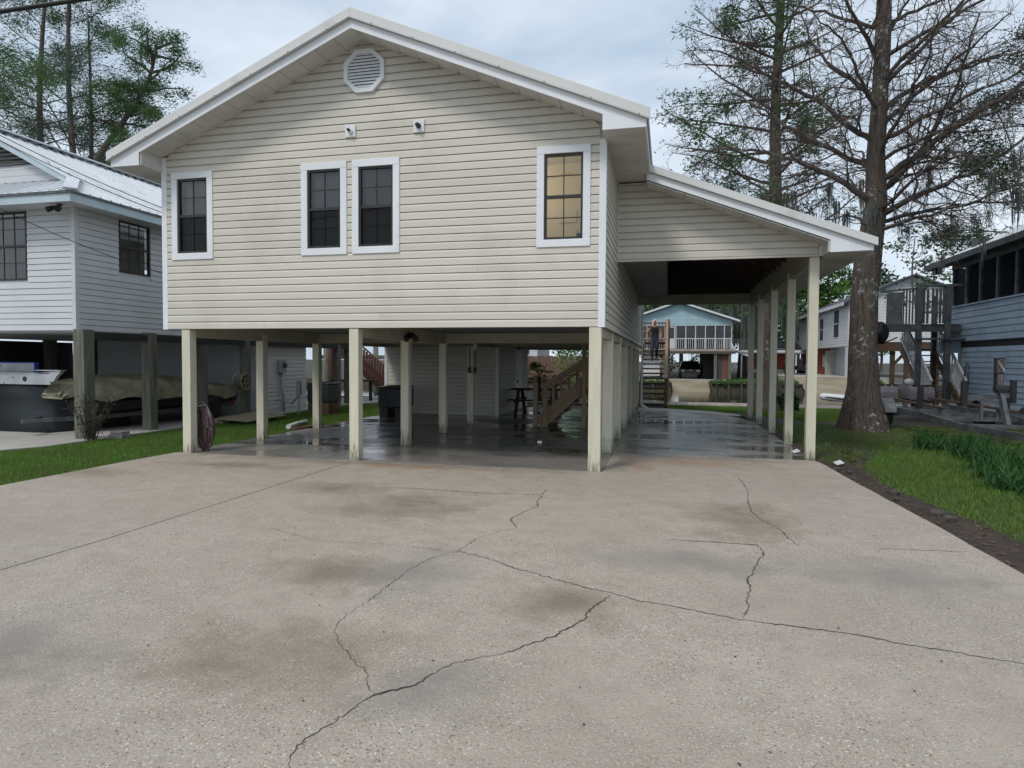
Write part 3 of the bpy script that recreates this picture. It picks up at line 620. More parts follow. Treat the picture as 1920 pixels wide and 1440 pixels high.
obj('door_knob', MB().lathe((SX1+.03,SY+2.22,.9),[(.03,0),(.035,.03),(.01,.05)],10,'x').lathe((SX1+.03,SY+2.22,1.1),[(.025,0),(.025,.02)],10,'x'), 'bronze', dr)
for a in ((2.05,2.119),(2.881,2.95)): obj('door_trim', MB().box(SX1+.001,SX1+.035,SY+a[0],SY+a[1],.0,1.95), 'white', dr)
# carport beside the house
CY, CX, CZ = 2.15, 3.23, 3.245
FC = Fr((0,CY,0),(1,0,0),(0,-1,0)); CS = .40
ctop = lambda x: 4.56 - (x-.5)*CS if x > .5 else 4.56
def limc(z):
    u1 = CX-.05 if z < ctop(CX)-.0 else .5+(4.56-z)/CS
    return (.03, min(CX-.05, u1))
siding(house, FC, CZ+.03, 4.56, E_, limc, [], 'siding')
obj('carport_gable', MB().prism([(.0,CZ),(CX,CZ),(CX,ctop(CX)),(.5,4.56),(.0,4.56)], 'y', CY+.013, CY+.06), 'siding', house)
obj('gable_edge_trim', MB().box(.012,CX,CY-.028,CY-.001,CZ-.005,CZ+.028), 'siding', house)
obj('gable_edge_trim', MB().box(CX-.045,CX+.005,CY-.026,CY-.001,CZ+.03,3.46).box(.014,.036,CY-.026,CY-.001,CZ+.03,4.57), 'siding', house)
cz = lambda x: 4.715 - (x-.52)*.385      # carport roof top line
RY = 1.72; CE = 3.86
def cs(x0, x1, za, zb_, y0, y1, name, mat, bev=0):
    P8 = [(x0,y0,cz(x0)+za),(x1,y0,cz(x1)+za),(x1,y1,cz(x1)+za),(x0,y1,cz(x0)+za),(x0,y0,cz(x0)+zb_),(x1,y0,cz(x1)+zb_),(x1,y1,cz(x1)+zb_),(x0,y1,cz(x0)+zb_)]
    return obj(name, MB().add(P8, [(0,1,2,3),(7,6,5,4),(0,4,5,1),(1,5,6,2),(2,6,7,3),(3,7,4,0)]), mat, house, bevel=bev)
cs(.50,CE+.03,-.045,-.012,RY-.02,10.7,'roof_panel','metalroof')
cs(.50,CE+.05,-.085,.02,RY-.055,RY-.021,'rake_trim','raketrim',.004)
cs(.50,CE+.04,-.105,-.09,RY-.072,RY-.021,'drip_edge','raketrim')
obj('fascia', MB().prism([(.50,cz(.50)-.107),(CE,cz(CE)-.107),(CE,3.25),(3.26,3.235),(3.26,cz(3.26)-.235),(.50,cz(.50)-.235)], 'y', RY-.018, RY), 'white', house)
for i in range(9):
    x0, x1 = .5+i*2.74/9, .5+(i+1)*2.74/9-.007
    sp_ = cs(x0,x1,-.262,-.25,RY+.001,CY-.015,'soffit_panel','soffit')
    obj('vent_hole', MB().lathe((x1-.03,CY-.05,cz(x1-.03)-.268),[(.010,0),(.010,.006)],8), 'dkgap', sp_)
obj('return_panel', MB().box(3.235,3.258,RY+.001,CY-.0,3.245,3.64), 'soffit', house)
for i in range(29): obj('soffit_panel', MB().box(3.26,CE-.02,RY+.002+i*.31,RY+.304+i*.31,3.235,3.25), 'soffit', house)
obj('eave_fascia', MB().box(CE-.02,CE,RY,10.7,3.235,cz(CE)-.05), 'white', house)
for y in (2.24, 4.2, 6.25, 8.35, 10.2):
    obj('post', MB().box(CX-.165,CX-.02,y-.07,y+.07,-.03,CZ-.0), 'postpaint', house, bevel=.006)
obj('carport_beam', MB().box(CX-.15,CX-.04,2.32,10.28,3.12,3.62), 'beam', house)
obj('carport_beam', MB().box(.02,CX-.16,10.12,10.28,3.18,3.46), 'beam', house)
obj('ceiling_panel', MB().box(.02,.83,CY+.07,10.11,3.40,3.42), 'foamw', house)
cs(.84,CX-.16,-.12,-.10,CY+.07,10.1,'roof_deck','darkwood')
obj('gusset', MB().box(.83,.85,CY+.07,10.1,3.40,4.62), 'darkwood', house)
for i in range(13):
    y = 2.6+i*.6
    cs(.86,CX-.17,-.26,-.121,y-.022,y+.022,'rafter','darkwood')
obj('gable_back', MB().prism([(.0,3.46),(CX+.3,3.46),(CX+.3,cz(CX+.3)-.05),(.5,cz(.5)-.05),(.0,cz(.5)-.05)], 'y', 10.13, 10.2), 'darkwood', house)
obj('downspout', MB().box(.02,.075,HL-.12,HL-.05,.1,4.55).beam((.05,HL-.09,.1),(.25,HL-.5,.02),.055,.07), 'white', house)
# ------------------------------------------------------------------ left neighbour
nb = thing('neighbour_house', (-13.2, 6, 0), 'grey white raised house with metal roof and pale blue fascia', 'house')
NX, NY, NZ0, NZ1 = -10.18, 1.1, 2.07, 4.46
NR = Fr((NX,NY,0),(0,1,0),(1,0,0)); NF = Fr((-17,NY,0),(1,0,0),(0,-1,0))
wr = (1.02,1.87,3.32,4.41); wf = (4.75,5.69,3.05,4.41)
siding(nb, NR, NZ0, NZ1, .117, lambda z:(.08,10.85), [wr], 'nsiding', lip=.014, style='lap')
siding(nb, NF, NZ0, NZ1, .117, lambda z:(2.5,6.74), [wf], 'nsiding', lip=.014, style='lap')
mb = wall_sheet(NR, .02, 10.9, NZ0+.02, NZ1+.06, [(wr[0]+.03,wr[1]-.03,wr[2]+.03,wr[3]-.03)]); o2 = wall_sheet(NF, .02, 6.8, NZ0+.02, NZ1+.06, [(wf[0]+.03,wf[1]-.03,wf[2]+.03,wf[3]-.03)])
mb.add(o2.v, o2.f); mb.box(-16.9,-10.25,11.9,11.95,NZ0,NZ1); mb.box(-16.95,-10.26,1.2,11.9,NZ0-.02,NZ0+.04)
obj('wall', mb, 'nsiding', nb)
obj('corner_trim', MB().box(NX-.07,NX+.022,NY-.022,NY-.001,NZ0-.01,NZ1).box(NX+.001,NX+.022,NY,NY+.07,NZ0-.01,NZ1), 'nsiding', nb)
obj('corner_trim', MB().box(NX+.001,NX+.022,11.93,12.0,NZ0-.01,NZ1), 'nsiding', nb)
window(nb, NR, *wr, .015, 3, 2, blind='blind', trim='bronze', depth=.02)
window(nb, NF, *wf, .015, 3, 2, blind='blind', trim='bronze', depth=.02)
EX, EY = -9.72, .6
obj('fascia', MB().box(EX-.02,EX,EY,12.5,4.40,4.55).box(-17.2,EX-.02,EY,EY+.02,4.40,4.55), 'bluefascia', nb)
obj('gutter_edge', MB().box(EX,EX+.03,EY-.03,12.5,4.552,4.585).box(-17.2,EX,EY-.03,EY,4.552,4.585), 'galv', nb)
obj('soffit', MB().box(NX,EX-.02,EY+.02,12.4,4.42,4.43).box(-17.1,NX,EY+.02,NY,4.42,4.43), 'nsiding', nb)
RX, RZ = -13.25, 6.42; HX, HYy, HZ = -10.74, 1.62, 5.12
slope = MB().add([(EX+.04,EY-.04,4.59),(EX+.04,12.6,4.59),(RX,12.6,RZ),(RX,1.45,RZ),(HX+.15,1.45,HZ-.075),(HX,HYy,HZ)], [(0,1,2,3,4,5)])
slope.add([(-16.82,EY-.04,4.59),(-16.82,12.6,4.59),(RX,12.6,RZ),(RX,1.45,RZ),(-15.9,1.45,HZ-.075),(-15.76,HYy,HZ)], [(5,4,3,2,1,0)])
slope.add([(EX+.04,EY-.04,4.59),(HX,HYy,HZ),(-15.76,HYy,HZ),(-16.82,EY-.04,4.59)], [(0,1,2,3)])
ro_ = obj('roof', slope, 'metalroof', nb, fix=False)
rb = MB()
for i in range(50):
    y = .75+i*.235; k = max(0, (HX-EX) * 0)
    top = RX+.02
    if y < 1.5: top = EX-(y-EY)*1.0
    f_ = (EX-top)/(EX-RX); rb.beam((EX+.04,y,4.598),(top,y,4.598+(RZ-4.59)*f_), .035, .028)
for i in range(30):
    x = -16.5+i*.235
    if x > EX-.1: break
    top = min(HYy, EY+max(.02, min(EX-x, x+16.8))); rb.beam((x,EY-.04,4.598),(x,top,4.598+(HZ-4.59)*(top-EY)/(HYy-EY)), .035, .028)
tag(obj('roof_rib', rb, 'metalroof', ro_), kind='stuff')
obj('ridge_cap', MB().beam((RX,1.42,RZ+.02),(RX,12.6,RZ+.02),.36,.035), 'metalroof', ro_)
obj('hip_cap', MB().beam((EX+.03,EY-.03,4.62),(HX,HYy,HZ+.03),.22,.03), 'metalroof', ro_)
for i in range(40): obj('ridge_tab', MB().box(RX-.02,RX+.2,1.6+i*.27,1.6+i*.27+.15,RZ-.10,RZ-.035), 'galv', ro_)
gb = obj('gable_wall', MB().prism([(HX-.05,HZ-.02),(-15.7,HZ-.02),(RX,RZ-.08)], 'y', 1.66, 1.70), 'nsiding', nb)
for i in range(9):
    z = HZ+.02+i*.13; k = (z-HZ)/(RZ-HZ); hw = (RX-HX)*(1-k)*-1
    if z < HZ+.32: obj('siding_board', MB().box(RX-hw+.1,RX+hw-.1,1.63,1.66,z,z+.125), 'nsiding', nb)
for i in range(10):
    z = HZ+.36+i*.085; hw = (HX-RX)*(1-(z+.09-HZ)/(RZ-HZ))-.1
    if hw > .05: obj('louver', MB().add([(RX-hw,1.60,z),(RX+hw,1.60,z),(RX+hw,1.655,z+.07),(RX-hw,1.655,z+.07)], [(0,1,2,3)]), 'dkgap', gb)
obj('rake_fascia', MB().beam((HX+.22,1.46,HZ-.16),(RX,1.46,RZ-.06),.03,.13), 'bluefascia', nb)
obj('rake_metal', MB().beam((HX+.22,1.44,HZ-.075),(RX,1.44,RZ+.025),.05,.05), 'metalroof', nb)
for (x,y,w) in ((-10.04,1.13,.125),(-10.05,2.76,.11),(-10.13,4.46,.11),(-10.05,6.05,.10),(-10.05,11.0,.10),(-10.05,11.75,.10),(-13.4,1.15,.12),(-13.4,4.46,.12),(-13.4,8.5,.12),(-16.4,1.15,.12),(-16.4,6,.12)):
    obj('post', MB().box(x-w,x+w,y-w,y+w,-.05,NZ0+.03), 'grnpost', nb, bevel=.015)
obj('girder', MB().box(-10.16,-9.98,1.3,11.8,NZ0-.16,NZ0-.022), 'dkgap', nb)
N2 = Fr((NX,6.95,0),(0,1,0),(1,0,0)); N3 = Fr((-14,6.95,0),(1,0,0),(0,-1,0))
siding(nb, N2, .12, 2.05, .117, lambda z:(.09,2.3), [], 'nsiding', lip=.014, style='lap')
siding(nb, N3, .12, 1.95, .117, lambda z:(.0,3.75), [], 'nsiding', lip=.014, style='lap')
obj('lower_room', MB().box(-16.5,NX-.012,6.962,9.25,.0,2.05), 'nsiding', nb)
obj('corner_trim', MB().box(NX-.07,NX+.024,6.925,6.948,.1,1.98).box(NX+.001,NX+.024,6.95,7.03,.1,1.98), 'nsiding', nb)
obj('lattice_panel', MB().box(-16.8,-16.7,1.3,7,.0,2.0), 'dkgap', nb)
# flood light under the eave
fl = thing('security_light', (-10.25,.86,4.42), 'dark twin security light under the pale blue eave', 'light')
obj('base', MB().lathe((-10.25,.86,4.40),[(.05,0),(.05,.02)],12), 'bronze', fl)
for s in (-1,1): obj('lamp_head', MB().tube([(-10.25+s*.03,.84,4.39),(-10.25+s*.09,.76,4.33),(-10.25+s*.13,.70,4.29)],[.015,.05,.055],10), 'bronze', fl)
# meter, conduit
me_ = thing('electric_meter', (NX+.02,7.85,1.2), 'grey electric meter box with conduit on the grey white wall', 'meter')
obj('box', MB().box(NX+.01,NX+.13,7.68,7.98,1.15,1.52), 'meter', me_, bevel=.01)
obj('glass_dome', MB().lathe((NX+.13,7.86,1.38),[(.085,0),(.085,.05),(.06,.085),(.0,.09)],16,'x'), 'galv', me_, smooth=True)
obj('conduit', MB().tube([(NX+.06,7.83,1.16),(NX+.06,7.83,.6),(NX+.07,7.88,.5),(NX+.07,7.93,.0)],.035,10), 'meter', me_, smooth=True)
# tarped boat with aluminium rail
tb = thing('tarped_boat', (-12.3,2.4,0), 'boat wrapped in black tarp with speckled aluminium deck edge', 'boat')
mbx = MB(); N = 26; rows = []
for iz, (z, ex) in enumerate([(.0,.02),(.12,.05),(.4,-.02),(.7,-.05),(.95,.0),(1.06,-.08)]):
    r_ = []
    for j in range(N):
        a = 2*math.pi*j/N; c, s = math.cos(a), math.sin(a)
        k = .08*math.sin(5*a+iz*.6)*(1-iz/6)
        r_.append((-12.75+(1.45+ex+k)*math.copysign(abs(c)**.45,c), 2.75+(1.15+ex+k*.6)*math.copysign(abs(s)**.5,s), z))
    rows.append(r_)
vs = [p for r_ in rows for p in r_]; fs = [(i*N+j, i*N+(j+1)%N, (i+1)*N+(j+1)%N, (i+1)*N+j) for i in range(5) for j in range(N)] + [tuple(5*N+j for j in range(N))]
obj('tarp', mbx.add(vs, fs), 'tarp', tb, smooth=True)
obj('deck_edge', MB().box(-14.3,-11.3,1.52,1.60,1.0,1.22).box(-14.3,-11.3,1.50,1.62,1.222,1.24), 'alum', tb)
obj('cleat_hole', MB().lathe((-11.95,1.52,1.11),[(.055,0),(.055,-.004)],14,'y'), 'black', tb)
obj('bow_bracket', MB().prism([(-11.6,1.24),(-11.02,1.28),(-11.04,1.24),(-11.12,1.18),(-11.2,1.06),(-11.3,1.06),(-11.42,1.16)],'y',1.50,1.58).box(-11.62,-11.0,1.47,1.62,1.281,1.30), 'alum', tb)
obj('console_side', MB().box(-14.3,-12.2,1.95,2.0,1.241,1.43), 'alum', tb); obj('blue_edge', MB().box(-12.2,-12.17,1.93,2.02,1.241,1.44).box(-14.3,-12.17,1.92,2.03,1.432,1.45), 'bluetape', tb)
# canvas covered boat on its trailer
cb = thing('covered_boat', (-11.4,4.3,0), 'boat under an olive canvas cover on a trailer below grey house', 'boat')
NYs, NA = 40, 22; vs = []; cr_ = random.Random(5)
for i in range(NYs):
    s = i/(NYs-1); y = 1.62+5.0*s
    w = .92*min(1, .30+2.2*s)*min(1,(1-s)*9+.35); en = math.sqrt(max(0,1-(1-min(1,s/.10))**2)); top = .70+(.34*(.25+.75*en))+.12*math.sin(math.pi*min(1,s*1.4))-.22*max(0,s-.6)/.4
    foot = .70-.18*s + .04*math.sin(9*s*math.pi)
    for j in range(NA):
        a = math.pi*j/(NA-1); c, sn = math.cos(a), math.sin(a)
        fold = .035*math.sin(j*2.1+i*1.3)*sn + .06*math.sin(i*1.1+j*.5+1.5*math.sin(i*.37))*(1-sn)**.6
        x = -11.4 + (w+fold)*math.copysign(abs(c)**.55, c); z = foot + (top-foot)*abs(sn)**.6 + .02*math.sin(i*.9+j)
        vs.append((x, y, z))
fs = [(i*NA+j, i*NA+j+1, (i+1)*NA+j+1, (i+1)*NA+j) for i in range(NYs-1) for j in range(NA-1)] + [tuple(range(NA)), tuple((NYs-1)*NA+j for j in range(NA))]
obj('canvas_cover', MB().add(vs, fs), 'canvas', cb, smooth=True, fix=False)
hull = [(-.78,.62),(-.72,.42),(-.35,.33),(0,.29),(.35,.33),(.72,.42),(.78,.62)]
obj('hull', MB().prism([(-11.4+a,b_) for a,b_ in hull],'y',2.0,6.5), 'black', cb)
obj('trailer_frame', MB().beam((-12,2.2,.3),(-12,6.4,.3),.06,.08).beam((-10.8,2.2,.3),(-10.8,6.4,.3),.06,.08).beam((-12,3.0,.3),(-10.8,3.0,.3),.05,.06).beam((-10.8,2.2,.3),(-11.4,1.0,.3),.06,.08).beam((-12,2.2,.3),(-11.4,1.0,.3),.06,.08).beam((-12.3,5.3,.25),(-10.5,5.3,.25),.06,.06), 'galv', cb)
def wheel(parent, c, r, w, axis='x', hub='alum'):
    t_ = obj('tyre', MB().lathe(c,[(r*.62,-w/2),(r*.92,-w/2),(r,-w*.3),(r,w*.3),(r*.92,w/2),(r*.62,w/2)],22,axis), 'rubber', parent, smooth=True)
    obj('rim', MB().lathe(c,[(.03,-w*.46),(r*.3,-w*.46),(r*.6,-w*.38),(r*.6,w*.38),(r*.3,w*.46),(.03,w*.46)],10,axis), hub, t_)
    return t_
wheel(cb, (-10.5,5.3,.29), .29, .18); wheel(cb, (-12.3,5.3,.29), .29, .18)
obj('tail_lamp', MB().box(-10.78,-10.66,6.4,6.44,.3,.38), 'orange', cb)
# hose reel
hr = thing('hose_reel', (-9.86,5.72,.95), 'tan garden hose reel wheel by a weathered post', 'hose reel')
c = Vector((-9.72,5.62,.97))
def ring(mb, c, r, rr, n=26, nn=6, ax='x'):
    pts = []
    for i in range(n+1):
        a = 2*math.pi*i/n; pts.append(c+Vector({'x':(0,math.cos(a)*r,math.sin(a)*r),'y':(math.cos(a)*r,0,math.sin(a)*r)}[ax]))
    return mb.tube(pts, rr, nn, False)
for dx in (0,-.24):
    d_ = MB(); ring(d_, c+Vector((dx,0,0)), .21, .02); ring(d_, c+Vector((dx,0,0)), .07, .018)
    for i in range(7):
        a = 2*math.pi*i/7; d_.tube([c+Vector((dx,math.cos(a)*.07,math.sin(a)*.07)), c+Vector((dx,math.cos(a)*.2,math.sin(a)*.2))], .016, 5)
    obj('reel_side', d_, 'ply', hr, smooth=True)
d_ = MB()
for i in range(6): ring(d_, c+Vector((-.03-.035*i,0,0)), .165, .017)
obj('wound_hose', d_, 'hose2', hr, smooth=True); obj('bracket', MB().box(-9.95,-9.70,5.58,5.66,.95,.99).box(-9.98,-9.94,5.5,5.9,.85,1.1), 'galv', hr)
# plywood, red board, pipe, blocks
pf = thing('plywood_sheet', (-9.2,5.1,0), 'weathered plywood platform lying on blocks beside grey house', 'plywood')
obj('sheet', MB().add([(-9.62,4.25,.10),(-8.72,4.3,.06),(-8.8,6.0,.07),(-9.95,6.45,.12),(-9.62,4.25,.12),(-8.72,4.3,.08),(-8.8,6.0,.09),(-9.95,6.45,.14)],[(0,3,2,1),(4,5,6,7),(0,1,5,4),(1,2,6,5),(2,3,7,6),(3,0,4,7)]), 'ply', pf)
for p in ((-9.5,4.4),(-8.95,5.8),(-9.7,6.1)): obj('support_block', MB().box(p[0]-.08,p[0]+.08,p[1]-.08,p[1]+.08,-.03,.075), 'ply', pf)
pp = thing('white_pipe', (-7.4,4.4,0), 'short white pipe lying on the grass beside the slab', 'pipe')
obj('pipe', MB().tube([(-7.22,3.62,.07),(-7.45,4.3,.06),(-7.62,5.0,.05)],.045,12), 'pvc', pp, smooth=True); obj('pipe_collar', MB().tube([(-7.20,3.57,.07),(-7.24,3.68,.07)],.055,12), 'pvc', pp)
tag(obj('wood_offcut', MB().beam((-7.1,3.6,.02),(-6.98,4.6,.02),.12,.04), 'redwood', loc=(-7.05,4,0)), 'red brown board at the slab edge near white pipe', 'board')
bk = thing('concrete_block', (-9.55,1.45,0), 'two stacked concrete pavers in the grass beside weathered corner post', 'paver')
obj('paver', MB().box(-9.72,-9.38,1.32,1.58,-.03,.06), 'block', bk, bevel=.01); obj('paver', MB().box(-9.70,-9.42,1.36,1.56,.061,.12), 'block', bk, bevel=.01)
# AC condensers
def condenser(name, x, y, w, d, z0, z1, mat, stand, label):
    t_ = thing(name, (x,y,0), label, 'air conditioner')
    b_ = obj('cabinet', MB().box(x-w/2,x+w/2,y-d/2,y+d/2,z0,z1-.04), mat, t_, bevel=.05)
    obj('top_grille', MB().box(x-w/2-.015,x+w/2+.015,y-d/2-.015,y+d/2+.015,z1-.045,z1), mat, t_, bevel=.015)
    f_ = MB()
    for i in range(5): ring_r = w*.08*(i+1); f_.lathe((x,y,z1), [(ring_r,0),(ring_r,.012),(ring_r-.01,.012),(ring_r-.01,0)], 20)
    obj('fan_guard', f_, 'black', t_)
    n = int((z1-z0-.12)/.035); lv = MB()
    for i in range(n):
        z = z0+.06+i*.035; lv.box(x-w/2-.008,x+w/2+.008,y-d/2-.008,y-d/2+.003,z,z+.016); lv.box(x+w/2-.003,x+w/2+.008,y-d/2,y+d/2,z,z+.016)
    obj('louvers', lv, mat, t_)
    for sx in (-1,1): obj('stand_block', MB().box(x+sx*w*.3-.12,x+sx*w*.3+.12,y-d/2+.04,y+d/2-.04,-.02,z0), stand, t_)
    return t_
condenser('air_conditioner', -6.27, 7.25, .74, .70, .26, .84, 'navy', 'black', 'dark navy air conditioner on blocks by the storage room')
condenser('air_conditioner', -8.72, 7.75, .68, .66, .33, .88, 'acgrey', 'wood', 'grey air conditioner on a wooden stand in the side lawn')
tag(obj('junction_box', MB().box(-9.32,-9.2,7.3,7.38,.52,.95).tube([(-9.26,7.34,.53),(-9.26,7.34,.0)],.02,6).tube([(-9.26,7.3,.5),(-9.5,7.35,.28),(-9.9,7.45,.38),(-10.15,7.5,.36)],.025,6), 'meter', loc=(-9.26,7.34,.5)), 'grey disconnect box with cable beside the grey condenser', 'electrical box')
# red-brown stair and dock clutter behind the grey house
rs = thing('red_stair', (-11.2,16,0), 'red brown wooden staircase with pickets behind the grey house', 'staircase')
for i in range(11):
    z = .25+i*.19; x = -10.35-i*.24
    obj('tread', MB().box(x-.14,x+.14,15.6,16.6,z,z+.04), 'redwood', rs)
    obj('picket', MB().box(x-.045,x+.045,15.55,15.58,z+.02,z+.95), 'redwood', rs); obj('picket', MB().box(x-.165,x-.075,15.55,15.58,z+.1,z+1.05), 'redwood', rs)
obj('hand_rail', MB().beam((-10.2,15.56,1.15),(-12.9,15.56,3.28),.1,.05), 'redwood', rs)
for y in (15.59,16.6): obj('stringer', MB().beam((-10.2,y,.1),(-12.9,y,2.25),.04,.24), 'redwood', rs)
obj('landing', MB().box(-15,-12.8,15.5,17.2,2.25,2.32), 'redwood', rs); obj('leg', MB().box(-12.95,-12.8,15.6,15.75,-.2,2.25), 'redwood', rs); obj('leg', MB().box(-14.9,-14.75,15.6,15.75,-.2,2.25), 'redwood', rs)
lk = thing('boat_lift', (-13.2,19.4,-.7), 'dark timber boat lift piles behind the grey house', 'boat lift')
for x in (-15.2,-13.9,-12.6,-11.4): obj('pile', MB().tube([(x,19.4,-1.6),(x,19.4,2.2)],.13,8), 'grnpost', lk, smooth=True)
obj('crossbeam', MB().box(-15.4,-11.2,19.3,19.5,1.55,1.75), 'grnpost', lk); obj('crossbeam', MB().box(-15.4,-11.2,19.3,19.5,.5,.62), 'grnpost', lk)
kb = thing('work_bench', (-10.6,13.6,0), 'low dark bench behind the rear posts of grey house', 'bench')
obj('top', MB().box(-11.6,-9.9,13.3,13.9,.72,.78), 'dkgap', kb)
for x in (-11.5,-10.0): obj('leg', MB().box(x-.05,x+.05,13.4,13.5,-.1,.72), 'dkgap', kb)
tag(obj('storage_bin', MB().box(-11.9,-11.35,12.6,13.1,.0,.55).box(-11.93,-11.32,12.57,13.13,.55,.6), 'pvc', loc=(-11.6,12.8,0)), 'white storage bin behind the grey house', 'bin')
# overhead cables
def cable(pts, r, label):
    o = tag(obj('overhead_cable', MB().tube(pts, r, 6), 'black', loc=pts[0], smooth=True), label, 'cable'); return o
def sag(a, b_, s, n=16): return [tuple(a[k]+(b_[k]-a[k])*i/n - (s*4*(i/n)*(1-i/n) if k == 2 else 0) for k in range(3)) for i in range(n+1)]
cable(sag((-8.95,-2.1,4.02),(-7.24,.02,2.95),.10), .006, 'thin cable sloping down across the grey siding, lowest one')
cable(sag((-9.2,-1.5,5.05),(-7.24,.4,4.0),.06), .006, 'upper thin cable over the metal roof edge')
cable(sag((-9.2,-1.5,4.98),(-7.24,.5,3.92),.08), .007, 'lower thin cable beside another over the metal roof edge')
cable(sag((-9.5,-4.6,4.56),(-1.0,-3.6,5.2),.02), .022, 'thick black cable crossing the top left corner of sky')
# ------------------------------------------------------------------ right neighbour
rn = thing('blue_house', (12,6,0), 'slate blue raised house with screened porch at the right edge', 'house')
BX = 9.5
FB = Fr((BX,4,0),(0,1,0),(-1,0,0))
siding(rn, FB, 2.2, 3.26, .176, lambda z:(0,10.0), [], 'blueS', lip=.02, style='lap')
bw = (6.46,7.16,.84,1.74)
siding(rn, FB, .36, 2.02, .152, lambda z:(0,9.1), [bw], 'blueS', lip=.018, style='lap')
obj('wall', MB().box(BX+.005,BX+.06,4,14,2.2,3.26).box(BX+.12,BX+.18,4,13.1,1.7+.02,2.05).box(BX+.005,BX+.06,4,10.46,.36,2.02).box(BX+.005,BX+.06,11.16,13.1,.36,2.02).box(BX+.06,BX+4,13.05,13.1,.3,2.0).box(BX+.06,BX+4,13.95,14,2.2,4.5), 'blueS', rn)
window(rn, FB, *bw, .04, 1, 1, blind='screen', trim='blueS', depth=.03)
obj('window_back', MB().box(BX+.2,BX+.24,10.3,11.3,.7,1.9), 'dkgap', rn)
obj('floor_gap', MB().box(BX+.08,BX+.11,4,13.9,2.02,2.2), 'dkgap', rn)
obj('sill_board', MB().box(BX-.06,BX+.1,4,14,3.265,3.31), 'blueS', rn); obj('skirt_board', MB().box(BX-.03,BX+.004,4,13.1,.16,.35), 'trailerwood', rn)
for i, y in enumerate((5,6.4,7.8,9.2,10.1,11.1,12.1,13.0,13.9)):
    obj('porch_post', MB().box(BX-.02,BX+.08,y-.045,y+.045,3.31,4.45), 'greydeck', rn)
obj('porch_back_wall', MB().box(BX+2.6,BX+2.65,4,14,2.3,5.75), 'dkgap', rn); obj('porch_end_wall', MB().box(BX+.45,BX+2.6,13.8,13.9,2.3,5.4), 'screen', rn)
obj('porch_header', MB().box(BX-.02,BX+.08,4,14,4.45,4.62), 'greydeck', rn)
obj('porch_screen', MB().add([(BX+.03,4,3.31),(BX+.03,14,3.31),(BX+.03,14,4.45),(BX+.03,4,4.45)],[(0,1,2,3)]), 'insect', rn, fix=False)
obj('roof', MB().add([(BX-.38,3,4.66),(BX-.38,15.2,4.66),(BX+3.2,15.2,6.3),(BX+3.2,3,6.3),(BX-.38,3,4.74),(BX-.38,15.2,4.74),(BX+3.2,15.2,6.38),(BX+3.2,3,6.38)],[(0,1,2,3),(7,6,5,4),(0,4,5,1),(1,5,6,2),(2,6,7,3),(3,7,4,0)]), 'metalroof', rn)
obj('fascia', MB().box(BX-.40,BX-.381,3,15.2,4.58,4.75), 'greydeck', rn)
obj('eave_soffit', MB().box(BX-.38,BX-.02,3,15.2,4.60,4.62), 'greydeck', rn)
obj('eave_lamp', MB().box(BX-.3,BX-.1,14.5,14.8,4.42,4.58), 'black', rn)
# porch landing with pickets
dk = thing('porch_landing', (8.5,14,0), 'weathered grey raised landing with picket railing next to slate blue house', 'deck')
obj('floor', MB().box(7.55,9.45,13.15,15.0,2.62,2.72), 'greydeck', dk); obj('rim', MB().box(7.5,9.4,13.10,13.149,2.5,2.74).box(7.45,7.50,13.12,15,2.5,2.74), 'greydeck', dk)
for x, y in ((8.27,13.05),(9.05,13.05)): obj('post', MB().box(x-.075,x+.075,y-.075,y+.045,.0,3.86), 'greydeck', dk)
for x, y in ((7.53,14.9),(9.35,14.9)): obj('post', MB().box(x-.07,x+.07,y-.07,y+.07,.0,3.75), 'greydeck', dk)
obj('top_rail', MB().box(8.2,9.45,12.98,13.16,3.863,3.93), 'greydeck', dk); obj('top_rail', MB().beam((8.2,13.07,3.82),(7.5,14.0,3.82),.1,.05), 'greydeck', dk)
obj('solid_panel', MB().beam((7.62,13.85,3.22),(7.93,13.45,3.22),.04,1.05), 'greydeck', dk)
for i in range(5):
    k = .62+i*.085; obj('picket', MB().box(7.5+.7*k-.02+.03,7.5+.7*k+.05,14-.93*k-.015,14-.93*k+.015,2.75,3.8), 'greydeck', dk)
for i, x in enumerate((8.40,8.50,8.64,8.74,8.84,8.93)): obj('picket', MB().box(x-.03,x+.03,13.02,13.05,2.75,3.80), 'greydeck', dk)
obj('mid_rail', MB().box(8.35,8.97,13.0,13.04,3.05,3.12), 'greydeck', dk)
obj('cross_plank', MB().box(8.2,9.62,12.9,13.2,2.26,2.31), 'greydeck', dk)
obj('stub_wall', MB().box(8.95,9.48,13.2,13.26,1.86,2.25), 'blueS', dk)
st = thing('white_railed_stair', (8.9,13.6,0), 'wooden stair with white picket handrails under the grey landing', 'staircase')
for i in range(10):
    z = .18+i*.2; y = 12.7+i*.26
    obj('tread', MB().box(8.52,9.4,y,y+.27,z,z+.04), 'wood', st)
for x in (8.5,9.42):
    obj('hand_rail', MB().beam((x,12.55,1.0),(x,15.3,3.15),.05,.09), 'farwhite', st); obj('bottom_rail', MB().beam((x,12.55,.30),(x,15.3,2.40),.05,.08), 'farwhite', st)
    for i in range(16):
        y = 12.6+i*.17; k = (y-12.55)/2.75; obj('picket', MB().box(x-.018,x+.018,y-.02,y+.02,.3+2.1*k,1.0+2.15*k), 'farwhite', st)
    obj('stringer', MB().beam((x-.02,12.6,.05),(x-.02,15.3,2.1),.04,.22), 'wood', st)
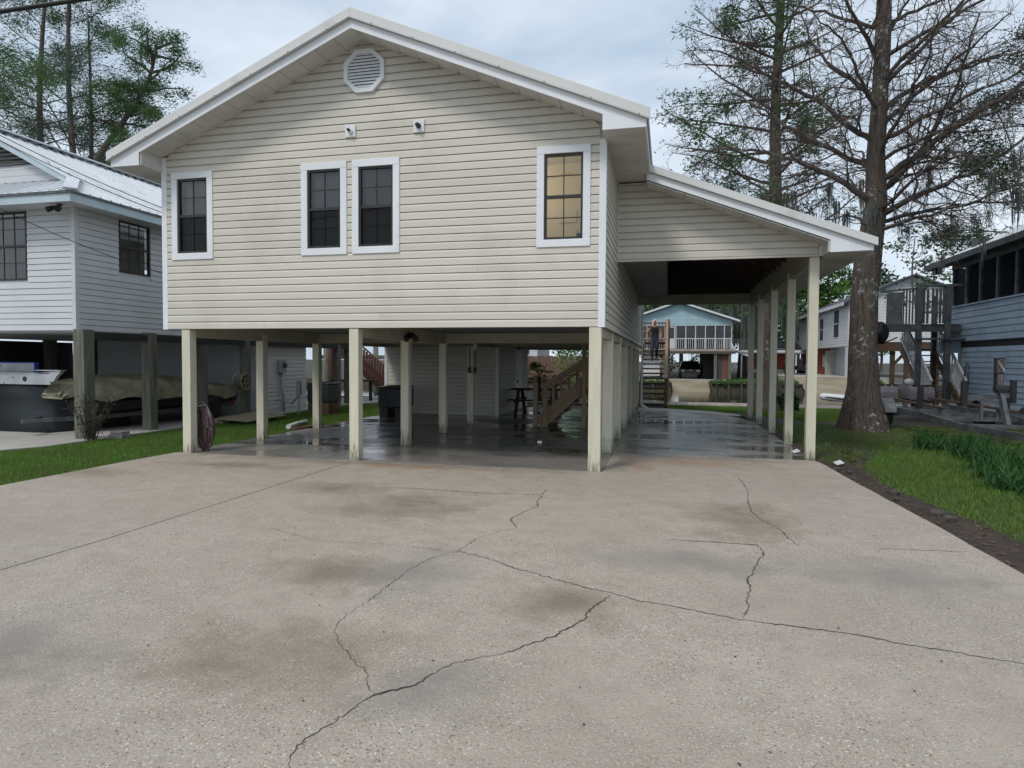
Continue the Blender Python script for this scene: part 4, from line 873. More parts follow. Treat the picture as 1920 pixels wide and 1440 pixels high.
# step ladder rail leaning on wall
ld_ = thing('swim_ladder', (9.4,12.4,.3), 'slim dark blue boat ladder leaning on the blue wall', 'ladder')
obj('side_rail', MB().tube([(9.3,12.7,.3),(9.44,12.72,1.45),(9.44,12.62,1.56),(9.44,12.5,1.5),(9.3,12.25,.3)],.016,8), 'bronze', ld_, smooth=True)
for k in (.2,.4,.6,.8): obj('rung', MB().tube([(9.3+.14*k,12.7,.3+1.15*k),(9.3+.14*k,12.25+.25*k,.3+1.15*k)],.012,6), 'bronze', ld_)
# boat trailer
tl = thing('boat_trailer', (7.1,6.5,0), 'empty galvanised boat trailer with black guide posts on the lawn', 'trailer')
RZt = .42
for x, s in ((6.30,1),(7.95,-1)):
    pts = [(x,10.2,RZt),(x,6.9,RZt),(x+s*.02,6.2,RZt-.03),(x+s*.16,5.2,RZt-.1),(x+s*.5,3.6,RZt-.12),(7.12,1.7,RZt-.12)]
    mbt = MB()
    for a, b_ in zip(pts, pts[1:]): mbt.beam(a, b_, .075, .13)
    obj('frame_rail', mbt, 'galv', tl)
    obj('bunk', MB().beam((x+s*.28,10.3,.62),(x+s*.28,6.2,.60),.09,.05), 'trailerwood', tl)
    for y in (9.8,8.0,6.6): obj('bunk_bracket', MB().box(x+s*.28-.03,x+s*.28+.03,y-.03,y+.03,RZt,.60), 'galv', tl)
    wx = x - s*.22
    wheel(tl, (wx,8.5,.30), .30, .2, hub='galv')
    ar = [(8.5+.40*math.cos(R(a)), .30+.40*math.sin(R(a))) for a in range(10,171,16)]; ar2 = [(8.5+.37*math.cos(R(a)), .30+.37*math.sin(R(a))) for a in range(170,9,-16)]
    obj('fender', MB().prism(ar+ar2, 'x', wx-.14, wx+.14), 'galv', tl)
    for y, h in ((9.9,1.05),(6.9,1.05)):
        obj('guide_post', MB().box(x-.03,x+.03,y-.03,y+.03,RZt,h-.1), 'galv', tl); obj('guide_pad', MB().box(x-.05,x+.05,y-.05,y+.05,h-.48,h), 'black', tl)
for y in (9.6,8.5,7.4,6.3): obj('cross_member', MB().beam((6.3,y,RZt-.03),(7.95,y,RZt-.03),.07,.08), 'galv', tl)
obj('cross_member', MB().beam((6.5,5.0,RZt-.06),(7.75,5.0,RZt-.06),.06,.07), 'galv', tl)
obj('winch_post', MB().beam((7.2,5.1,.34),(7.16,5.35,1.02),.08,.1), 'galv', tl); obj('winch', MB().tube([(7.06,5.35,1.06),(7.28,5.35,1.06)],.075,10).box(7.08,7.26,5.28,5.42,.98,1.04).beam((7.28,5.35,1.06),(7.36,5.3,1.2),.02,.03), 'black', tl)
obj('catch_bar', MB().beam((6.62,5.6,.86),(7.5,5.6,.93),.06,.09), 'galv', tl)
for x, z0, z1 in ((6.62,.72,1.2),(7.47,.78,1.23)): obj('guide_pad', MB().box(x-.045,x+.045,5.52,5.60,z0,z1), 'black', tl)
for x in (6.95,7.3): obj('brace', MB().beam((x,5.6,.42),(x,5.6,.88),.05,.05), 'galv', tl)
obj('side_marker', MB().box(6.78,6.84,3.12,3.2,.32,.38), 'orange', tl)
obj('axle', MB().beam((6.05,8.5,.3),(8.2,8.5,.3),.06,.06), 'galv', tl); obj('jack', MB().tube([(7.12,2.1,.0),(7.12,2.1,.75)],.03,8), 'galv', tl)
tt2 = thing('second_trailer', (9.0,7.6,0), 'second low grey trailer frame parked against the blue wall', 'trailer')
for x in (8.55,9.15): obj('frame_rail', MB().beam((x,10.5,.3),(x,4.0,.3),.07,.1), 'galv', tt2)
for y in (10.2,8.6,7.0,5.5): obj('cross_member', MB().beam((8.55,y,.3),(9.15,y,.3),.06,.08), 'galv', tt2)
wheel(tt2, (8.45,8.9,.26), .26, .16, hub='galv'); wheel(tt2, (9.27,8.9,.26), .26, .16, hub='galv')
# speckled floats
def flt(x, y, w, label):
    t_ = thing('dock_float', (x,y,0), label, 'float', 'speckled floats on a rack')
    pf_ = [(-.42,.0),(-.42,.2),(-.36,.34),(-.22,.40),(.22,.40),(.36,.34),(.42,.2),(.42,.0)]
    obj('shell', MB().prism([(y+a,.50+b_) for a,b_ in pf_],'x',x-w/2,x+w/2), 'speck', t_, bevel=.02)
    for i in range(4): obj('lug', MB().box(x-w/2+.08+i*w*.25,x-w/2+.2+i*w*.25,y-.3,y-.22,.86,.93), 'trailerwood', t_)
    obj('rack', MB().box(x-w/2,x+w/2,y-.4,y-.3,.40,.49).box(x-w/2,x+w/2,y+.3,y+.4,.40,.49).box(x-.05,x+.05,y-.38,y-.32,.0,.4).box(x-.05,x+.05,y+.32,y+.38,.0,.4), 'trailerwood', t_)
flt(7.05,12.3,.7,'speckled grey float on a rack, nearest the big tree'); flt(7.95,12.0,.62,'speckled grey float on a rack, beside the white stair')
tag(obj('white_bucket', MB().lathe((7.72,12.0,.905),[(.10,0),(.13,.12),(.09,.17),(.02,.19)],14), 'pvc', loc=(7.72,12,.9), smooth=True), 'white rounded buoy lying on top of a speckled float', 'buoy')
ds = thing('satellite_dish', (5.9,8.2,2.2), 'dark satellite dish fixed behind the big cypress trunk', 'satellite dish')
prf = [(.02,.07),(.12,.06),(.22,.02),(.27,-.02)]
dmb = MB().lathe((0,0,0), prf, 24, 'y'); dv = []
for x, y, z in dmb.v:
    v_ = Matrix.Rotation(R(28),3,'Z') @ Vector((x, y, z)); dv.append((v_.x+5.83, v_.y+8.25, v_.z+2.28))
dmb.v = dv; obj('dish', dmb, 'bronze', ds, smooth=True); obj('mast', MB().tube([(5.85,8.35,2.25),(5.8,8.35,1.95),(5.55,8.1,1.9)],.025,8), 'bronze', ds); obj('feed_arm', MB().tube([(5.85,8.2,2.0),(6.1,7.85,2.15)],.015,6), 'bronze', ds)
# brown canal deck behind
bd = thing('canal_deck', (9.3,17.6,0), 'brown timber canal side deck on posts behind the grey landing', 'deck')
obj('beam', MB().box(8.3,12,17.4,17.5,1.98,2.24), 'wood', bd); obj('floor', MB().box(8.3,12,17.4,20,2.25,2.32), 'wood', bd); obj('beam', MB().box(8.3,8.4,17.5,20,1.98,2.24), 'redwood', bd)
for x in (8.95,9.42,10.4,11.6): obj('post', MB().box(x-.07,x+.07,17.52,17.66,-.2,1.98), 'wood', bd)
obj('brace', MB().beam((9.0,17.6,1.5),(9.4,17.6,1.95),.06,.1), 'wood', bd)
obj('lower_deck', MB().box(8.3,12,17.3,20,.52,.6), 'greydeck', bd)

# ------------------------------------------------------------------ back of the house: stair, woman, dock
M['railwood'] = pm('fresh_rail_wood', (.34, .225, .15), (.26, .17, .11), 4, .7, stretch=(1, 1, .3))
bs = thing('back_stair', (.4,16,-.15), 'brown wooden back staircase rising to a landing behind the house', 'staircase')
N = 14; y0, y1, z0, z1 = 14.35, 18.3, -.12, 2.36
for i in range(N):
    k = (i+1)/N; z = z0+(z1-z0)*k; y = y0+(y1-y0)*k
    obj('tread', MB().box(-.06,.78,y-.31,y,z-.06,z), 'wood', bs)
for x in (-.10,.80): obj('stringer', MB().beam((x,y0-.28,z0+.02),(x,y1,z1-.06),.045,.28), 'wood', bs)
obj('newel', MB().box(.76,.88,14.15,14.27,-.2,.95), 'wood', bs)
obj('hand_rail', MB().beam((.82,14.2,.95),(.82,18.3,3.28),.10,.045), 'railwood', bs); obj('side_board', MB().beam((.845,14.3,.55),(.845,18.3,2.9),.03,.62), 'railwood', bs)
obj('landing', MB().box(-7.2,.9,18.6,20.2,2.28,2.36).box(-.05,.9,18.3,18.59,2.28,2.36), 'wood', bs)
for x in (-2.4,-.8,.82): obj('landing_post', MB().box(x-.07,x+.07,20.05,20.19,-1.6,3.25), 'wood', bs)
obj('landing_post', MB().box(.80,.94,18.32,18.46,-.2,3.28), 'railwood', bs)
obj('landing_rail', MB().box(-2.4,.9,20.0,20.1,3.19,3.25), 'wood', bs); obj('landing_rail', MB().box(-2.4,.9,20.02,20.08,2.46,2.53), 'wood', bs)
for i in range(13): obj('baluster', MB().box(-.75+i*.125-.022,-.75+i*.125+.022,20.03,20.07,2.53,3.19), 'wood', bs)
# person coming down
def skinned(verts, edges, rad, name, parent, mats, pick, sub=2):
    me = bpy.data.meshes.new('skeleton'); me.from_pydata(verts, edges, []); o = bpy.data.objects.new('skeleton', me); col.objects.link(o)
    sk = o.modifiers.new('skin','SKIN'); o.modifiers.new('sub','SUBSURF').levels = sub
    for i, r_ in enumerate(rad):
        me.skin_vertices[0].data[i].radius = r_ if isinstance(r_, tuple) else (r_, r_)
    me.skin_vertices[0].data[0].use_root = True
    bpy.context.view_layer.update(); dg = bpy.context.evaluated_depsgraph_get(); ev = o.evaluated_get(dg)
    m2 = bpy.data.meshes.new_from_object(ev); m2.name = name; bpy.data.objects.remove(o)
    m2.materials.clear()
    for k in mats: m2.materials.append(M[k])
    for p in m2.polygons: p.use_smooth = True; p.material_index = pick(p.center)
    q = bpy.data.objects.new(name, m2); col.objects.link(q); q.parent = parent
    return q
SC = .93; PB = (.36,16.78,1.41)
pers = thing('person', PB, 'person with white hair in black sleeveless top and jeans descending stairs', 'person')
V = []; Ed = []; Rd = []
def vx(x, y, z, r_, to=None):
    V.append((x*SC, y*SC, z*SC)); Rd.append(tuple(a*SC for a in r_) if isinstance(r_, tuple) else r_*SC)
    if to is not None: Ed.append((to, len(V)-1))
    return len(V)-1
pel = vx(0,.10,1.10,(.155,.11)); wa = vx(0,.10,1.26,(.13,.095),pel); ch = vx(0,.09,1.45,(.155,.11),wa); nk0 = vx(0,.08,1.58,(.09,.075),ch); nk = vx(0,.07,1.65,.055,nk0)
hd = vx(0,.05,1.72,(.07,.08),nk); hd2 = vx(0,.045,1.80,(.078,.092),hd); hd3 = vx(0,.05,1.86,(.065,.075),hd2)
for s, kn, an, to in ((-1,(-.09,-.10,.66,.075),(-.09,-.03,.26,.05),(-.09,-.17,.18,.042)), (1,(.09,.0,.70,.075),(.085,.20,.36,.05),(.085,.08,.27,.042))):
    h = vx(s*.085,.09,1.02,(.095,.10),pel); k = vx(kn[0],kn[1]+.0,kn[2],kn[3],h); a = vx(*an,k); vx(*to,a)
for s, pts in ((-1,[(-.19,.09,1.53,.058),(-.33,.06,1.33,.042),(-.50,-.04,1.42,.034)]), (1,[(.19,.09,1.53,.058),(.25,.08,1.28,.042),(.22,-.08,1.12,.034)])):
    prev = ch
    for p in pts: prev = vx(*p, prev)
    hx, hy, hz = pts[-1][:3]; dx = -.07 if s < 0 else -.01
    pa = vx(hx+dx, hy-.04, hz, .026, prev)
    for j in range(4): f1 = vx(hx+dx*1.6+(.0), hy-.08, hz+.026-.017*j, .0085, pa); vx(hx+dx*2.0, hy-.105, hz+.016-.017*j-.01, .0075, f1)
    th = vx(hx+dx*1.1, hy-.055, hz+.04, .009, pa)
def pick(c):
    z = c.z/SC; x = abs(c.x/SC)
    if z < .24 : return 3
    if z < 1.13 and x < .19: return 2
    if z < 1.585 and x < .185: return 1
    return 0
skinned(V, Ed, Rd, 'body', pers, ['skin','shirt','jeans','black'], pick)
hm = MB(); hp = []
for i in range(9):
    a = R(-60+i*25)
hc = Vector(PB)+Vector((0,.05,1.80))*SC
nu, nv_ = 16, 9; vs = []
for j in range(nv_):
    ph = R(88-j*18)
    for i in range(nu):
        th = 2*math.pi*i/nu; fr_ = math.sin(th) < -.55 and j > 2
        r_ = .105*SC*(1+.06*math.sin(5*th)); z = max(-.17, math.sin(ph)*.115) if j < 6 else -.05-.03*(j-5)
        rr = r_*math.cos(ph) if j < 5 else r_*(1.0+.04*(j-5))
        if fr_: rr *= .45; 
        vs.append(hc+Vector((rr*math.cos(th), rr*math.sin(th)+.02, z)))
hm.add(vs, [(j*nu+i, j*nu+(i+1)%nu, (j+1)*nu+(i+1)%nu, (j+1)*nu+i) for j in range(nv_-1) for i in range(nu)]+[tuple(range(nu))])
obj('hair', hm, 'hair', pers, smooth=True)
fc = MB()
for sx in (-.03,.03): fc.lathe(hc+Vector((sx*SC,-.088*SC,-.0)),[(.011,0),(.011,-.004)],8,'y')
obj('eyes', fc, 'black', pers); obj('nose', MB().tube([hc+Vector((0,-.075*SC,.0)),hc+Vector((0,-.105*SC,-.03)),hc+Vector((0,-.085*SC,-.04))],[.006,.012,.008],8), 'skin', pers, smooth=True); obj('mouth', MB().box(hc.x-.022,hc.x+.022,hc.y-.09*SC,hc.y-.084*SC,hc.z-.064,hc.z-.056), 'redwood', pers)
# dock and back lawn edge
dck = thing('boardwalk', (3,16.6,-.15), 'plank boardwalk along the near bank of the canal', 'boardwalk')
for i in range(120):
    x = -12+i*.22
    if -.3 < x < .95: y0 = 15.9
    obj('plank', MB().box(x,x+.205,15.9,18.3,-.13,-.10), 'dock', dck)
obj('edge_beam', MB().box(-12,14.4,15.84,15.897,-.3,-.105), 'dkgap', dck); obj('edge_beam', MB().box(-12,14.4,18.303,18.36,-.5,-.105), 'trailerwood', dck)
# timber bulkhead near side
tag(obj('bulkhead', MB().box(-60,60,18.37,18.45,-1.7,-.14), 'bulk', loc=(0,18.4,-1)), 'dark timber bulkhead along the near bank', 'bulkhead')
# inside stair under the house
is_ = thing('inner_stair', (-1.5,6.3,0), 'tan painted stair with railings climbing under the house', 'staircase')
for i in range(7):
    z = .12+i*.21; x = -1.95+i*.23
    obj('tread', MB().box(x-.02,x+.28,5.95,6.95,z,z+.04), 'stairpaint', is_)
for y in (5.9,6.98): obj('stringer', MB().beam((-2.05,y,.05),(-.28,y,1.72),.045,.30), 'stairpaint', is_)
for y in (5.86,7.02):
    for x in (-2.14,-1.90): 
        n_ = obj('newel', MB().box(x-.05,x+.05,y-.05,y+.05,0,1.05), 'stairpaint', is_); obj('finial', MB().lathe((x,y,1.05),[(.02,0),(.028,.03),(.045,.07),(.045,.11),(.02,.15)],10), 'stairpaint', n_, smooth=True)
    for x, zz in ((-1.0,2.0),(-.55,2.0)): obj('newel', MB().box(x-.045,x+.045,y-.045,y+.045,0,zz), 'stairpaint', is_)
    obj('hand_rail', MB().beam((-1.9,y,1.0),(-.3,y,2.0),.05,.09), 'stairpaint', is_); obj('hand_rail', MB().beam((-1.9,y,.88),(-.3,y,1.9),.04,.05), 'stairpaint', is_)
    for i in range(7):
        x = -1.72+i*.2; z = .12+(x+1.95)*.9; obj('baluster', MB().box(x-.022,x+.022,y-.022,y+.022,z+.02,1.0+(x+1.9)*.625-.03), 'stairpaint', is_)
# picnic table
pt = thing('picnic_table', (-2.9,9.4,0), 'dark picnic table beside the storage room wall', 'picnic table')
for i in range(5): obj('top_plank', MB().box(-3.55,-2.05,9.0+i*.15,9.14+i*.15,.70,.735), 'darkwood', pt)
for y in (8.72,9.92):
    for i in range(2): obj('bench_plank', MB().box(-3.5,-2.1,y-.13+i*.135,y-.005+i*.135,.42,.455), 'darkwood', pt)
for x in (-3.3,-2.3):
    obj('leg', MB().beam((x,9.15,.7),(x,8.75,.0),.04,.09,(1,0,0)), 'darkwood', pt); obj('leg', MB().beam((x,9.6,.7),(x,10.0,.0),.04,.09,(1,0,0)), 'darkwood', pt); obj('crossbar', MB().box(x-.02,x+.02,8.6,10.05,.35,.42), 'darkwood', pt)
tag(obj('paper_sheet', MB().box(-2.95,-2.75,8.66,8.70,.46,.66), 'pvc', loc=(-2.85,8.68,.46)), 'small white packet on the picnic table bench', 'packet')
# posts fittings
sl = thing('flood_light', (-3.66,1.95,2.0), 'black twin flood light on a front post below the house', 'light')
obj('base', MB().box(-3.71,-3.6,1.93,1.97,1.95,2.05), 'black', sl)
for s in (-1,1): obj('lamp_head', MB().tube([(-3.64,1.93,2.0),(-3.62+s*.07,1.86,1.96),(-3.61+s*.10,1.80,1.92)],[.02,.05,.06],10), 'black', sl)
vp = thing('white_duct', (-3.78,6.0,1.95), 'crumpled white plastic pipe sleeve on an inner post', 'duct')
obj('sleeve', MB().tube([(-3.68,5.95,2.12),(-3.67,5.93,2.03),(-3.64,5.93,1.92),(-3.66,5.93,1.80)],[.07,.075,.055,.045],8), 'pvc', vp)
for x in (-3.80,-3.66):
    ot = thing('outlet_box', (x,6.0,1.3), 'black outlet box and cable on inner post, %s one' % ('left' if x < -3.7 else 'right'), 'outlet')
    obj('box', MB().box(x-.035,x+.035,5.96,6.01,1.24,1.38), 'black', ot); obj('cable', MB().tube([(x,5.99,1.38),(x,5.99,2.0)],.012,6), 'black', ot)
# hose hanging on the left front post
hz_ = thing('garden_hose', (-6.68,.2,.5), 'coiled maroon garden hose hanging on the left front post', 'hose')
hrg = random.Random(11)
for i in range(20):
    cx_, cz_ = -6.73+hrg.uniform(-.01,.01), .44+hrg.uniform(-.04,.03); pts = []
    rx_, rz_ = .05+.0085*i, .33+hrg.uniform(-.03,.06)
    for j in range(25):
        a = 2*math.pi*j/24; pts.append((cx_+rx_*math.cos(a)+.03*(1-math.sin(a)), .24+.10*hrg.uniform(-.1,.1)+.02*(i%4)-.03*math.cos(a), cz_+rz_*math.sin(a)-(.04 if math.sin(a) < 0 else 0)))
    obj('coil', MB().tube(pts, .0115, 6, False), ('hose','hose2','hose','rubber')[i % 4], hz_, smooth=True)
obj('hook', MB().beam((-6.73,.18,.76),(-6.62,.24,.78),.025,.025), 'galv', hz_)
# ------------------------------------------------------------------ across the canal
def rampo(x0, x1, ya, za, yb, zb_, name, mat): return tag(obj(name, MB().add([(x0,ya,za),(x1,ya,za),(x1+.1,yb,zb_),(x0-.1,yb,zb_),(x0,ya,za-.5),(x1,ya,za-.5),(x1+.1,yb,zb_-.5),(x0-.1,yb,zb_-.5)],[(0,1,2,3),(7,6,5,4),(0,4,5,1),(1,5,6,2),(2,6,7,3),(3,7,4,0)]), mat), kind='structure')
rampo(1.25,4.0,41.6,-.82,46.5,.02,'boat_ramp','ramp')
rampo(10.6,14.6,39.5,-.85,46.5,.40,'boat_ramp','ramp')
tag(obj('far_pavement', slab([(-8,46.5),(5.6,46.5),(5.6,57),(-8,57)], -.3, .03), 'farcon'), kind='structure')
tag(obj('far_pavement', slab([(10.2,46.5),(30,46.5),(30,72),(10.2,72)], -.3, .40), 'farcon'), kind='structure')
for x0, x1, lab in ((-14,1.1,'dark overgrown bulkhead left of the far boat ramp'),(4.1,10.4,'dark overgrown bulkhead between the two far ramps'),(14.8,40,'dark timber bulkhead right of the far ramps')):
    bk_ = thing('far_bulkhead', ((x0+x1)/2,42,-.5), lab, 'bulkhead')
    obj('cap', MB().box(x0,x1,41.5,42.1,-.10,-.04), 'bulk', bk_); obj('face', MB().box(x0,x1,41.7,42.0,-1.7,-.101), 'bulk', bk_)
    n = int((x1-x0)/.9)
    for i in range(n): x = x0+.3+i*.9; obj('pile', MB().tube([(x,41.6,-1.7),(x,41.6,-.12+.1*rng.random())],.1,6), 'bulk', bk_)
for x, y in ((8.6,46.2),(15.5,46.6)): tag(obj('bollard', MB().box(x-.15,x+.15,y-.15,y+.15,.0,.75 if x > 10 else .35), 'bulk', loc=(x,y,.2)), 'short dark timber mooring post on the far bank, %s' % ('left' if x < 10 else 'right'), 'post')
# aqua house
aq = thing('aqua_house', (1.7,51,0), 'aqua blue raised house with screened porch across the canal', 'house')
ax0, ax1, AY = -2.6, 6.05, 48
FA = Fr((ax0,AY,0),(1,0,0),(0,-1,0)); pk = 6.45; sl_ = .34
zA = 4.62
def lima(z):
    k = max(0, (z-4.95)/sl_); return (0+k, ax1-ax0-k)
siding(aq, FA, zA, 6.35, .17, lima, [], 'farblue', lip=.02, style='lap')
obj('gable_wall', MB().prism([(ax0,zA),(ax1,zA),(ax1,4.95),(1.72,pk-.03),(ax0,4.95)],'y',AY+.01,AY+.1), 'farblue', aq)
for s in (-1,1):
    e0 = 1.72+s*4.9; P8 = [(1.72,AY-.5,pk+.05),(e0,AY-.5,pk+.05-4.9*sl_),(e0,60,pk+.05-4.9*sl_),(1.72,60,pk+.05)]
    P8 += [(x,y,z+.16) for x,y,z in P8]
    obj('roof', MB().add(P8,[(0,1,2,3),(7,6,5,4),(0,4,5,1),(1,5,6,2),(2,6,7,3),(3,7,4,0)]), 'metalroof', aq)
obj('porch_floor', MB().box(ax0,ax1+.3,AY-.1,AY+10,2.42,2.62), 'dock', aq); obj('porch_beam', MB().box(ax0,ax1+.3,AY-.12,AY-.02,2.2,2.42), 'bulk', aq)
obj('porch_back', MB().box(ax0,ax1,AY+3,AY+3.1,2.62,4.62), 'screen', aq)
obj('porch_side', MB().box(ax1-.05,ax1,AY+.1,AY+3,2.62,4.62), 'screen', aq)
pxs = [ax0+.05,-.9,-.1,.72,1.5,2.3,3.1,3.9,4.7,5.42,ax1-.05]
for x in pxs: obj('porch_post', MB().box(x-.035,x+.035,AY-.01,AY+.06,2.62,4.62), 'farwhite', aq)
for a, b_ in zip(pxs, pxs[1:]):
    obj('screen', MB().box(a+.036,b_-.036,AY+.03,AY+.034,3.52,4.58), 'screen', aq)
    for i in range(5): x = a+(b_-a)*(i+.5)/5; obj('baluster', MB().box(x-.02,x+.02,AY,AY+.03,2.66,3.44), 'farwhite', aq)
obj('porch_rail', MB().box(ax0,ax1,AY-.015,AY+.05,3.445,3.515), 'farwhite', aq); obj('header', MB().box(ax0,ax1,AY-.02,AY+.07,4.56,4.615), 'farwhite', aq)
sd_ = obj('screen_door', MB().box(.55,1.42,AY-.06,AY-.03,2.64,4.50), 'farwhite', aq); obj('door_screen', MB().box(.63,1.34,AY-.075,AY-.061,3.5,4.42), 'screen', sd_); obj('door_panel', MB().box(.63,1.34,AY-.072,AY-.061,2.75,3.4), 'farwhite', sd_)
for x in (-2.4,.55,4.75,5.9):
    for y in (48.1,52,56): obj('stilt', MB().box(x-.11,x+.11,y-.11,y+.11,0,2.42), 'grnpost', aq)
obj('lower_store', MB().box(3.85,5.9,50,56,.0,2.3), 'dkgap', aq); obj('lower_wall', MB().box(5.3,5.85,48.3,49.9,.0,2.2), 'redwood', aq); obj('lower_panel', MB().box(4.9,5.28,48.25,48.4,.0,2.2), 'screen', aq)
obj('lower_window', MB().box(-1.2,.2,48.6,48.7,.3,2.2), 'farwhite', aq)
obj('side_gallery', MB().box(ax1+.05,ax1+1.2,AY+.2,AY+.26,3.4,3.46), 'greydeck', aq)
for i in range(8): obj('baluster', MB().box(ax1+.1+i*.15,ax1+.13+i*.15,AY+.2,AY+.23,2.62,3.4), 'greydeck', aq)
# red chair on the porch
rc = thing('porch_chair', (5.4,48.4,2.62), 'small red chair behind the far porch railing', 'chair')
obj('seat', MB().box(5.15,5.6,48.3,48.7,3.0,3.05), 'redgar', rc); obj('back', MB().box(5.15,5.6,48.7,48.74,3.05,3.5), 'redgar', rc)
for x in (5.17,5.58):
    for y in (48.32,48.7): obj('leg', MB().box(x-.02,x+.02,y-.02,y+.02,2.62,3.0), 'redgar', rc)
# SUV below it
cx, cy = 2.82, 52.4
car = thing('parked_car', (cx,cy,.03), 'dark sport utility vehicle parked under the aqua house', 'car')
secs = [(-2.3,.45,.62,.78),(-2.2,.38,.92,.90),(-1.1,.35,1.05,.95),(-.95,.35,1.08,.95),(1.9,.35,1.06,.95),(2.25,.42,.95,.88)]
vs = []; nS = 8
for y, zb_, zt_, hw in secs:
    vs += [(cx-hw*.92,cy+y,zb_),(cx-hw,cy+y,zb_+.15),(cx-hw,cy+y,zt_-.12),(cx-hw*.9,cy+y,zt_),(cx+hw*.9,cy+y,zt_),(cx+hw,cy+y,zt_-.12),(cx+hw,cy+y,zb_+.15),(cx+hw*.92,cy+y,zb_)]
fs = [(i*nS+j,i*nS+(j+1)%nS,(i+1)*nS+(j+1)%nS,(i+1)*nS+j) for i in range(len(secs)-1) for j in range(nS)]+[tuple(range(nS)),tuple((len(secs)-1)*nS+j for j in range(nS))]
obj('body', MB().add(vs, fs), 'carpaint', car, smooth=False, bevel=.03)
cab = [(-1.05,1.06,.88),(-.35,1.62,.70),(1.7,1.62,.70),(2.1,1.06,.86)]; vs = []
vs = [(cx-.88,cy-1.05,1.05),(cx+.88,cy-1.05,1.05),(cx+.70,cy-.3,1.58),(cx-.70,cy-.3,1.58),(cx-.88,cy+2.1,1.05),(cx+.88,cy+2.1,1.05),(cx+.70,cy+1.7,1.6),(cx-.70,cy+1.7,1.6)]
obj('cabin', MB().add(vs,[(0,1,2,3),(5,4,7,6),(3,2,6,7),(0,3,7,4),(1,5,6,2)]), 'carpaint', car, bevel=.05)
obj('windscreen', MB().add([(cx-.78,cy-1.06,1.10),(cx+.78,cy-1.06,1.10),(cx+.63,cy-.40,1.56),(cx-.63,cy-.40,1.56)],[(0,1,2,3)]), 'carglass', car)
obj('bumper', MB().box(cx-.80,cx+.80,cy-2.36,cy-2.2,.38,.60), 'carsilver', car, bevel=.04); obj('grille', MB().box(cx-.42,cx+.42,cy-2.33,cy-2.24,.64,.84), 'carsilver', car, bevel=.02)
obj('badge', MB().lathe((cx,cy-2.335,.78),[(.07,0),(.07,-.02)],12,'y'), 'alum', car)
for s in (-1,1):
    obj('headlight', MB().box(*sorted((cx+s*.48,cx+s*.82)),cy-2.30,cy-2.2,.66,.82), 'alum', car, bevel=.02); obj('mirror', MB().box(*sorted((cx+s*.95,cx+s*1.15)),cy-.95,cy-.8,1.05,1.2), 'carpaint', car, bevel=.02)
    for y in (-1.45,1.45): wheel(car, (cx+s*.84,cy+y,.36), .36, .22)
# white house on the right
wh = thing('white_house', (17,55,.4), 'white sided raised house with dark shingle roof across the canal', 'house')
WX, WY = 14.7, 47.2
FW1 = Fr((WX,WY,0),(0,1,0),(-1,0,0)); FW2 = Fr((WX,WY,0),(1,0,0),(0,-1,0))
siding(wh, FW1, 2.85, 6.3, .23, lambda z:(0,24), [], 'farwhite', lip=.025, style='lap')
siding(wh, FW2, 2.85, 8.2, .23, lambda z:(max(0,(z-6.3)/.42), 9-max(0,(z-6.3)/.42)), [], 'farwhite', lip=.025, style='lap')
obj('wall', MB().box(WX+.01,WX+9,WY+.02,WY+24,2.85,6.3).prism([(WX,6.3),(WX+9,6.3),(WX+4.5,8.2)],'y',WY+.02,WY+.1), 'farwhite', wh)
for s in (0,1):
    xa, xb = (WX-.5, WX+4.5) if s == 0 else (WX+9.5, WX+4.5)
    P8 = [(xa,WY-.5,6.12),(xb,WY-.5,8.25),(xb,WY+24,8.25),(xa,WY+24,6.12)]; P8 += [(x,y,z+.14) for x,y,z in P8]
    obj('roof', MB().add(P8,[(0,1,2,3),(7,6,5,4),(0,4,5,1),(1,5,6,2),(2,6,7,3),(3,7,4,0)]), 'shingle', wh)
obj('eave_trim', MB().box(WX-.56,WX-.50,WY-.5,WY+24,6.02,6.28), 'farwhite', wh)
for a, b_, c, d in ((3.0,4.4,3.7,5.9),(8.6,9.6,3.6,5.5),(14.0,14.9,4.6,5.6),(20,21,3.9,5.4)):
    w_ = obj('window', MB().box(WX-.06,WX-.03,WY+a,WY+b_,c,d), 'screen', wh); obj('frame', MB().box(WX-.07,WX-.061,WY+a-.08,WY+b_+.08,(c+d)/2-.04,(c+d)/2+.04), 'farwhite', w_)
obj('pier', MB().box(WX,WX+.9,WY+.02,WY+.8,.4,2.84), 'farwhite', wh); obj('pier', MB().box(WX+8,WX+9,WY+.02,WY+.8,.4,2.84), 'farwhite', wh)
obj('lower_wall', MB().box(WX+1.2,WX+1.3,WY+.8,WY+9,.4,2.84), 'farwhite', wh)
obj('red_wall', MB().box(WX+.6,WX+.7,WY+9.1,WY+22,.4,2.84), 'redgar', wh); obj('red_window', MB().box(WX+.55,WX+.59,WY+10.2,WY+11.2,1.1,2.2), 'farwhite', wh)
obj('partition', MB().box(WX+.3,WX+1.2,WY+8.9,WY+9,.4,2.6), 'farcon', wh)
obj('roof_dish', MB().lathe((WX-.3,WY+13,6.9),[(.05,.1),(.4,.0),(.45,-.02)],14,'y').tube([(WX-.3,WY+13.1,6.9),(WX,WY+13.1,6.3)],.05,6), 'farcon', wh, smooth=True)
obj('porch_deck', MB().box(WX+2,WX+9.5,WY-3,WY,2.6,2.85), 'wood', wh)
obj('gable_window', MB().box(WX+1.0,WX+1.9,WY-.05,WY-.02,3.8,5.2), 'screen', wh)
rg = thing('red_shed', (12,66,.4), 'rust red low building with white fascia beyond the canal posts', 'shed')
obj('wall', MB().box(9.6,14.5,66,70,.3,2.5), 'redgar', rg); obj('fascia', MB().box(8.9,15,65.4,65.5,2.45,2.95), 'farwhite', rg)
